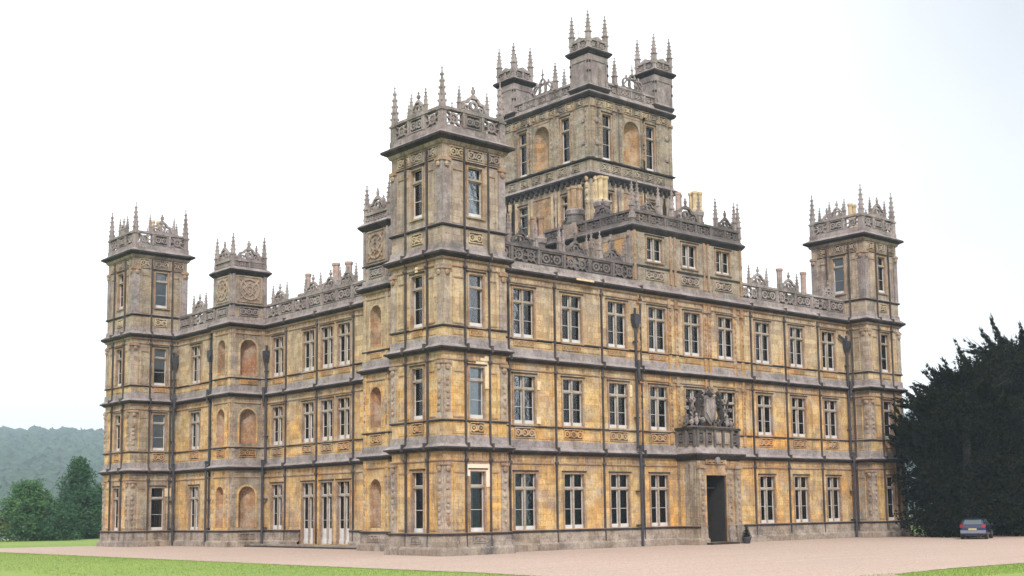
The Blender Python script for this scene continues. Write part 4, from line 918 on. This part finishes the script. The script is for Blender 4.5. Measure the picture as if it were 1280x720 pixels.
# the black yews at the right
def yew(loc, h, r, label, seed, nsp, spk):
    g = random.Random(seed); t = tag(empty('yew_tree', loc), label, 'tree', 'black yews at the right')
    mb = MB(); limb(mb, (0, 0, -.1), (0, 0, h*.5), .5, .3, 'bark_dark'); limb(mb, (0, 0, h*.5), (.2, 0, h*.92), .3, .08, 'bark_dark')
    C = []; Rr = []; D = []
    for i in range(nsp):     # body of heavy drooping masses down to the gravel
        z = (i+.5)/nsp; prof = (.97-.10*abs(z-.3)) if z < .62 else max(.12, .94*(1-((z-.62)/.42)**2.0)); a = g.uniform(0, 6.283); d = r*prof*g.uniform(.55, .93)
        q = r*g.uniform(.20, .30); C.append((d*math.cos(a), d*math.sin(a), max(q*.35, z*h*.9))); Rr.append((q, q, q*.85)); D.append((0, 0, .1))
    body = len(C)
    for i in range(spk):      # feathery ascending sprays that break the skyline
        a = g.uniform(0, 6.283); el = g.uniform(.25, 1.25); z = h*g.uniform(.45, .92); prof = .78 if z < h*.66 else .5 if z < h*.8 else .25
        p = Vector((r*prof*math.cos(a), r*prof*math.sin(a), z)); d = Vector((math.cos(a)*math.cos(el), math.sin(a)*math.cos(el), math.sin(el))); L = g.uniform(1.8, 4.2)*h/16
        limb(mb, tuple(p), tuple(p+d*L), .05, .015, 'bark_dark')
        for k_ in range(9): t_ = (k_+1)/9; c = p+d*L*t_+Vector((0, 0, -.10*L*t_*t_)); q = .42*(1-t_)*h/16+.09; C.append(tuple(c)); Rr.append((q, q, q*.8)); D.append(tuple(d*1.0))
    mb.build('trunk', t)
    cr = leaves(C[:body], Rr[:body], 150, .30, 'yew', 'crown', t, seed=seed)
    leaves(C[body:], Rr[body:], 420, .30, 'yew', 'outer_sprays', t, seed=seed+5, dirs=D[body:])
    # dense shaded inner mass of twigs
    return t
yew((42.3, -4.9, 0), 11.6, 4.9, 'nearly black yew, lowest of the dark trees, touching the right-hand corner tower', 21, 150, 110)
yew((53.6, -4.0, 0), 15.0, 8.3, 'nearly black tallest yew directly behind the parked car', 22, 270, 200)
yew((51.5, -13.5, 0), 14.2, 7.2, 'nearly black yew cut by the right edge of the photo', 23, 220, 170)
# clipped shrub by the door
t = tag(empty('clipped_shrub', (22.9, -.75, 0)), 'small dark pointed clipped shrub in a low tub just right of the entrance door', 'shrub')
mb = MB(); mb.lathe(0, 0, [(.2, -.02), (.28, .3), (.31, .32), (.31, .38), (.25, .38)], 'lead', 10); mb.build('tub', t)
leaves([(0, 0, .42+.13*i) for i in range(6)], [(.30-.045*i,)*2+(.16,) for i in range(6)], 5200, .07, 'yew', 'foliage', t, seed=3)

# ================================================================= PARKED CAR (dark blue estate, rear three-quarter)
k = NT('blue_car_paint', .22); k.b.inputs['Metallic'].default_value = .35; k.b.inputs['Coat Weight'].default_value = .8; M['paint'] = k.out((.014, .025, .075))
k = NT('tinted_glass', .05); k.b.inputs['Specular IOR Level'].default_value = .9; M['car_glass'] = k.out((.05, .07, .08))
k = NT('red_lens', .2); M['red'] = k.out((.22, .008, .012))
M['black'] = simple('black_rubber', (.015, .015, .016), .8); M['chrome'] = simple('silver_metal', (.5, .5, .52), .3, 1., .05); M['plate'] = simple('yellow_plate', (.40, .34, .14), .6, var=.05)
M['bumper'] = simple('grey_bumper', (.16, .18, .25), .45, var=.1)
car = tag(empty('parked_car', (36.9, -8.35, -.012), 0), 'dark blue hatchback seen from behind, parked on the gravel under the black yews', 'car')
# local axes: +y is the car's front, x across; origin under the middle of the car
def section(y, hw, zb, zbelt, zroof, hr):   # one rib of the body shell
    return [(-hw*.92, y, zb), (hw*.92, y, zb), (hw, y, zb+.22), (hw, y, zbelt-.08), (hw*.965, y, zbelt), (hr, y, zroof-.05), (hr*.86, y, zroof), (-hr*.86, y, zroof), (-hr, y, zroof-.05), (-hw*.965, y, zbelt), (-hw, y, zbelt-.08), (-hw, y, zb+.22)]
ribs = [section(-2.02, .78, .34, .80, .84, .70), section(-1.95, .85, .24, .90, 1.02, .72), section(-1.72, .87, .2, .94, 1.36, .66), section(-1.35, .88, .18, .95, 1.47, .64), section(-.3, .88, .18, .95, 1.50, .64), section(.45, .88, .18, .94, 1.42, .62),
        section(1.05, .87, .18, .92, 1.02, .72), section(1.7, .85, .2, .82, .86, .70), section(2.05, .74, .3, .62, .66, .62)]
mb = MB(); mb.loft(ribs, 'paint'); cb = mb.build('body', car)
for p in cb.data.polygons: p.use_smooth = True
bv = cb.modifiers.new('sub', 'SUBSURF'); bv.levels = bv.render_levels = 2
mb = MB()   # rear glass leans with the tailgate
mb.loft([[(-.60, -1.90, 1.0), (.60, -1.90, 1.0), (.60, -1.98, 1.02), (-.60, -1.98, 1.02)], [(-.52, -1.66, 1.34), (.52, -1.66, 1.34), (.52, -1.73, 1.36), (-.52, -1.73, 1.36)]], 'car_glass'); mb.build('rear_window', car)
for s in (-1, 1):
    mb = MB()
    for y0, y1 in ((-1.55, -.75), (-.65, .15), (.22, .85)):
        zt0 = 1.36 if y1 < .5 else 1.30; zt1 = 1.38 if y1 < .5 else 1.05
        mb.loft([[(s*.845, y0, .98), (s*.855, y0, .98), (s*.70, y0+.06, zt0), (s*.68, y0+.06, zt0)], [(s*.845, y1, .98), (s*.855, y1, .98), (s*.70, y1-.06, zt1), (s*.68, y1-.06, zt1)]], 'car_glass')
    mb.build('side_window', car)
    mb = MB(); mb.loft([[(s*.60, -2.04, .80), (s*.84, -1.98, .80), (s*.84, -1.86, .80), (s*.60, -1.9, .80)], [(s*.60, -2.02, 1.02), (s*.86, -1.95, 1.04), (s*.86, -1.80, 1.04), (s*.60, -1.88, 1.02)]], 'red'); mb.build('tail_light', car)
    mb = MB(); mb.lathe(0, 0, [(.02, -.01), (.33, -.01), (.33, .0)], 'black'); 
    for yw in (-1.28, 1.32):
        q = MB(); n = 18; cyw = [(r_, x_) for r_, x_ in ((.20, .0), (.31, .0), (.32, .03), (.32, .19), (.30, .22), (.20, .22))]
        q.loft([[(s*.68+s*x_, yw+r_*math.cos(2*math.pi*j/n), .32+r_*math.sin(2*math.pi*j/n)) for j in range(n)] for r_, x_ in cyw], 'black'); wh = q.build('wheel', car)
        q = MB(); q.loft([[(s*.68+s*x_, yw+r_*math.cos(2*math.pi*j/10), .32+r_*math.sin(2*math.pi*j/10)) for j in range(10)] for r_, x_ in ((.20, .12), (.20, .225), (.06, .235))], 'chrome'); q.build('hubcap', wh)
    q = MB(); q.blob(s*.98, .62, 1.0, .10, .06, .08, 'paint'); q.box(min(s*.84, s*.95), max(s*.84, s*.95), .6, .64, .96, .99, 'black'); q.build('wing_mirror', car)
    q = MB(); q.blob(s*.62, 2.0, .66, .16, .08, .09, 'chrome'); q.build('headlight', car)
mb = MB(); mb.loft([[(-.80, -2.06, .42), (.80, -2.06, .42), (.84, -1.90, .42), (-.84, -1.90, .42)], [(-.80, -2.08, .62), (.80, -2.08, .62), (.85, -1.92, .64), (-.85, -1.92, .64)]], 'bumper'); mb.build('rear_bumper', car)
mb = MB(); mb.box(-.27, .27, -2.10, -2.085, .64, .76, 'plate'); mb.build('number_plate', car)
mb = MB(); mb.box(-.45, .45, -1.78, -1.62, 1.37, 1.40, 'paint'); mb.build('spoiler', car)
car.scale = (.92, .92, .92); car.rotation_euler = (0, 0, -YAW-R(26))

# ================================================================= WOODED HILLS
def hillmat():
    k = NT('wooded_hillside', .95); c = k.mix(k.noise(.02, 6, lo=.4, hi=.62), (.02, .05, .03), (.04, .08, .04)); c = k.mix(k.noise(.12, 5, lo=.45, hi=.65), c, (.02, .04, .012)); k.bump(k.noise(.1, 5), 1, 6); return k.out(c)
M['hill'] = hillmat()
hz = terrain
polar('hills', [380+60*j for j in range(30)], 500, 'hill')
# canopy of the wood: low-poly leaf clumps over the slope that can be seen
def woods():
    g = np.random.default_rng(5); V = []; Fc = []; nb = 0
    import math as _m
    n_, k_ = 7, 5; base = []
    for i in range(k_+1):
        for j in range(n_): t = _m.pi*i/k_; base.append((_m.sin(t)*_m.cos(2*_m.pi*j/n_), _m.sin(t)*_m.sin(2*_m.pi*j/n_), -_m.cos(t)))
    base = np.array(base); faces = [(i*n_+j, i*n_+(j+1) % n_, (i+1)*n_+(j+1) % n_, (i+1)*n_+j) for i in range(k_) for j in range(n_)]
    for q in range(6500):
        az = R(g.uniform(2, 30)) if q < 5200 else R(g.uniform(-30, 120)); d = g.uniform(700, 1900); r = g.uniform(6, 12)
        c = np.array((-38.7+d*_m.sin(az), -50.6+d*_m.cos(az), hz(az, d)+r*.5)); P_ = c+base*np.array((r, r, r*g.uniform(.8, 1.25)))*g.uniform(.78, 1.2, (len(base), 1)); o = len(V)*len(base); V.append(P_); Fc += [tuple(a+o for a in ff) for ff in faces]
    me = bpy.data.meshes.new('woodland'); me.from_pydata(np.concatenate(V).tolist(), [], Fc); me.materials.append(M['hill']); return link('woodland', me)
tag(woods(), 'hazy blue-green wood covering the distant hillside left of the castle', 'woodland', kind='stuff')

# ================================================================= HAZE
k = bpy.data.materials.new('haze_air'); k.use_nodes = True; n_ = k.node_tree; n_.nodes.clear()
vo = n_.nodes.new('ShaderNodeVolumePrincipled'); vo.inputs['Color'].default_value = (.66, .85, 1, 1); vo.inputs['Density'].default_value = .00040; vo.inputs['Anisotropy'].default_value = 0.
oo = n_.nodes.new('ShaderNodeOutputMaterial'); n_.links.new(vo.outputs[0], oo.inputs['Volume']); M['haze'] = k
mb = MB(); mb.box(-2350, 2270, -2360, 2260, -11, 175, 'haze'); tag(mb.build('haze'), kind='stuff')
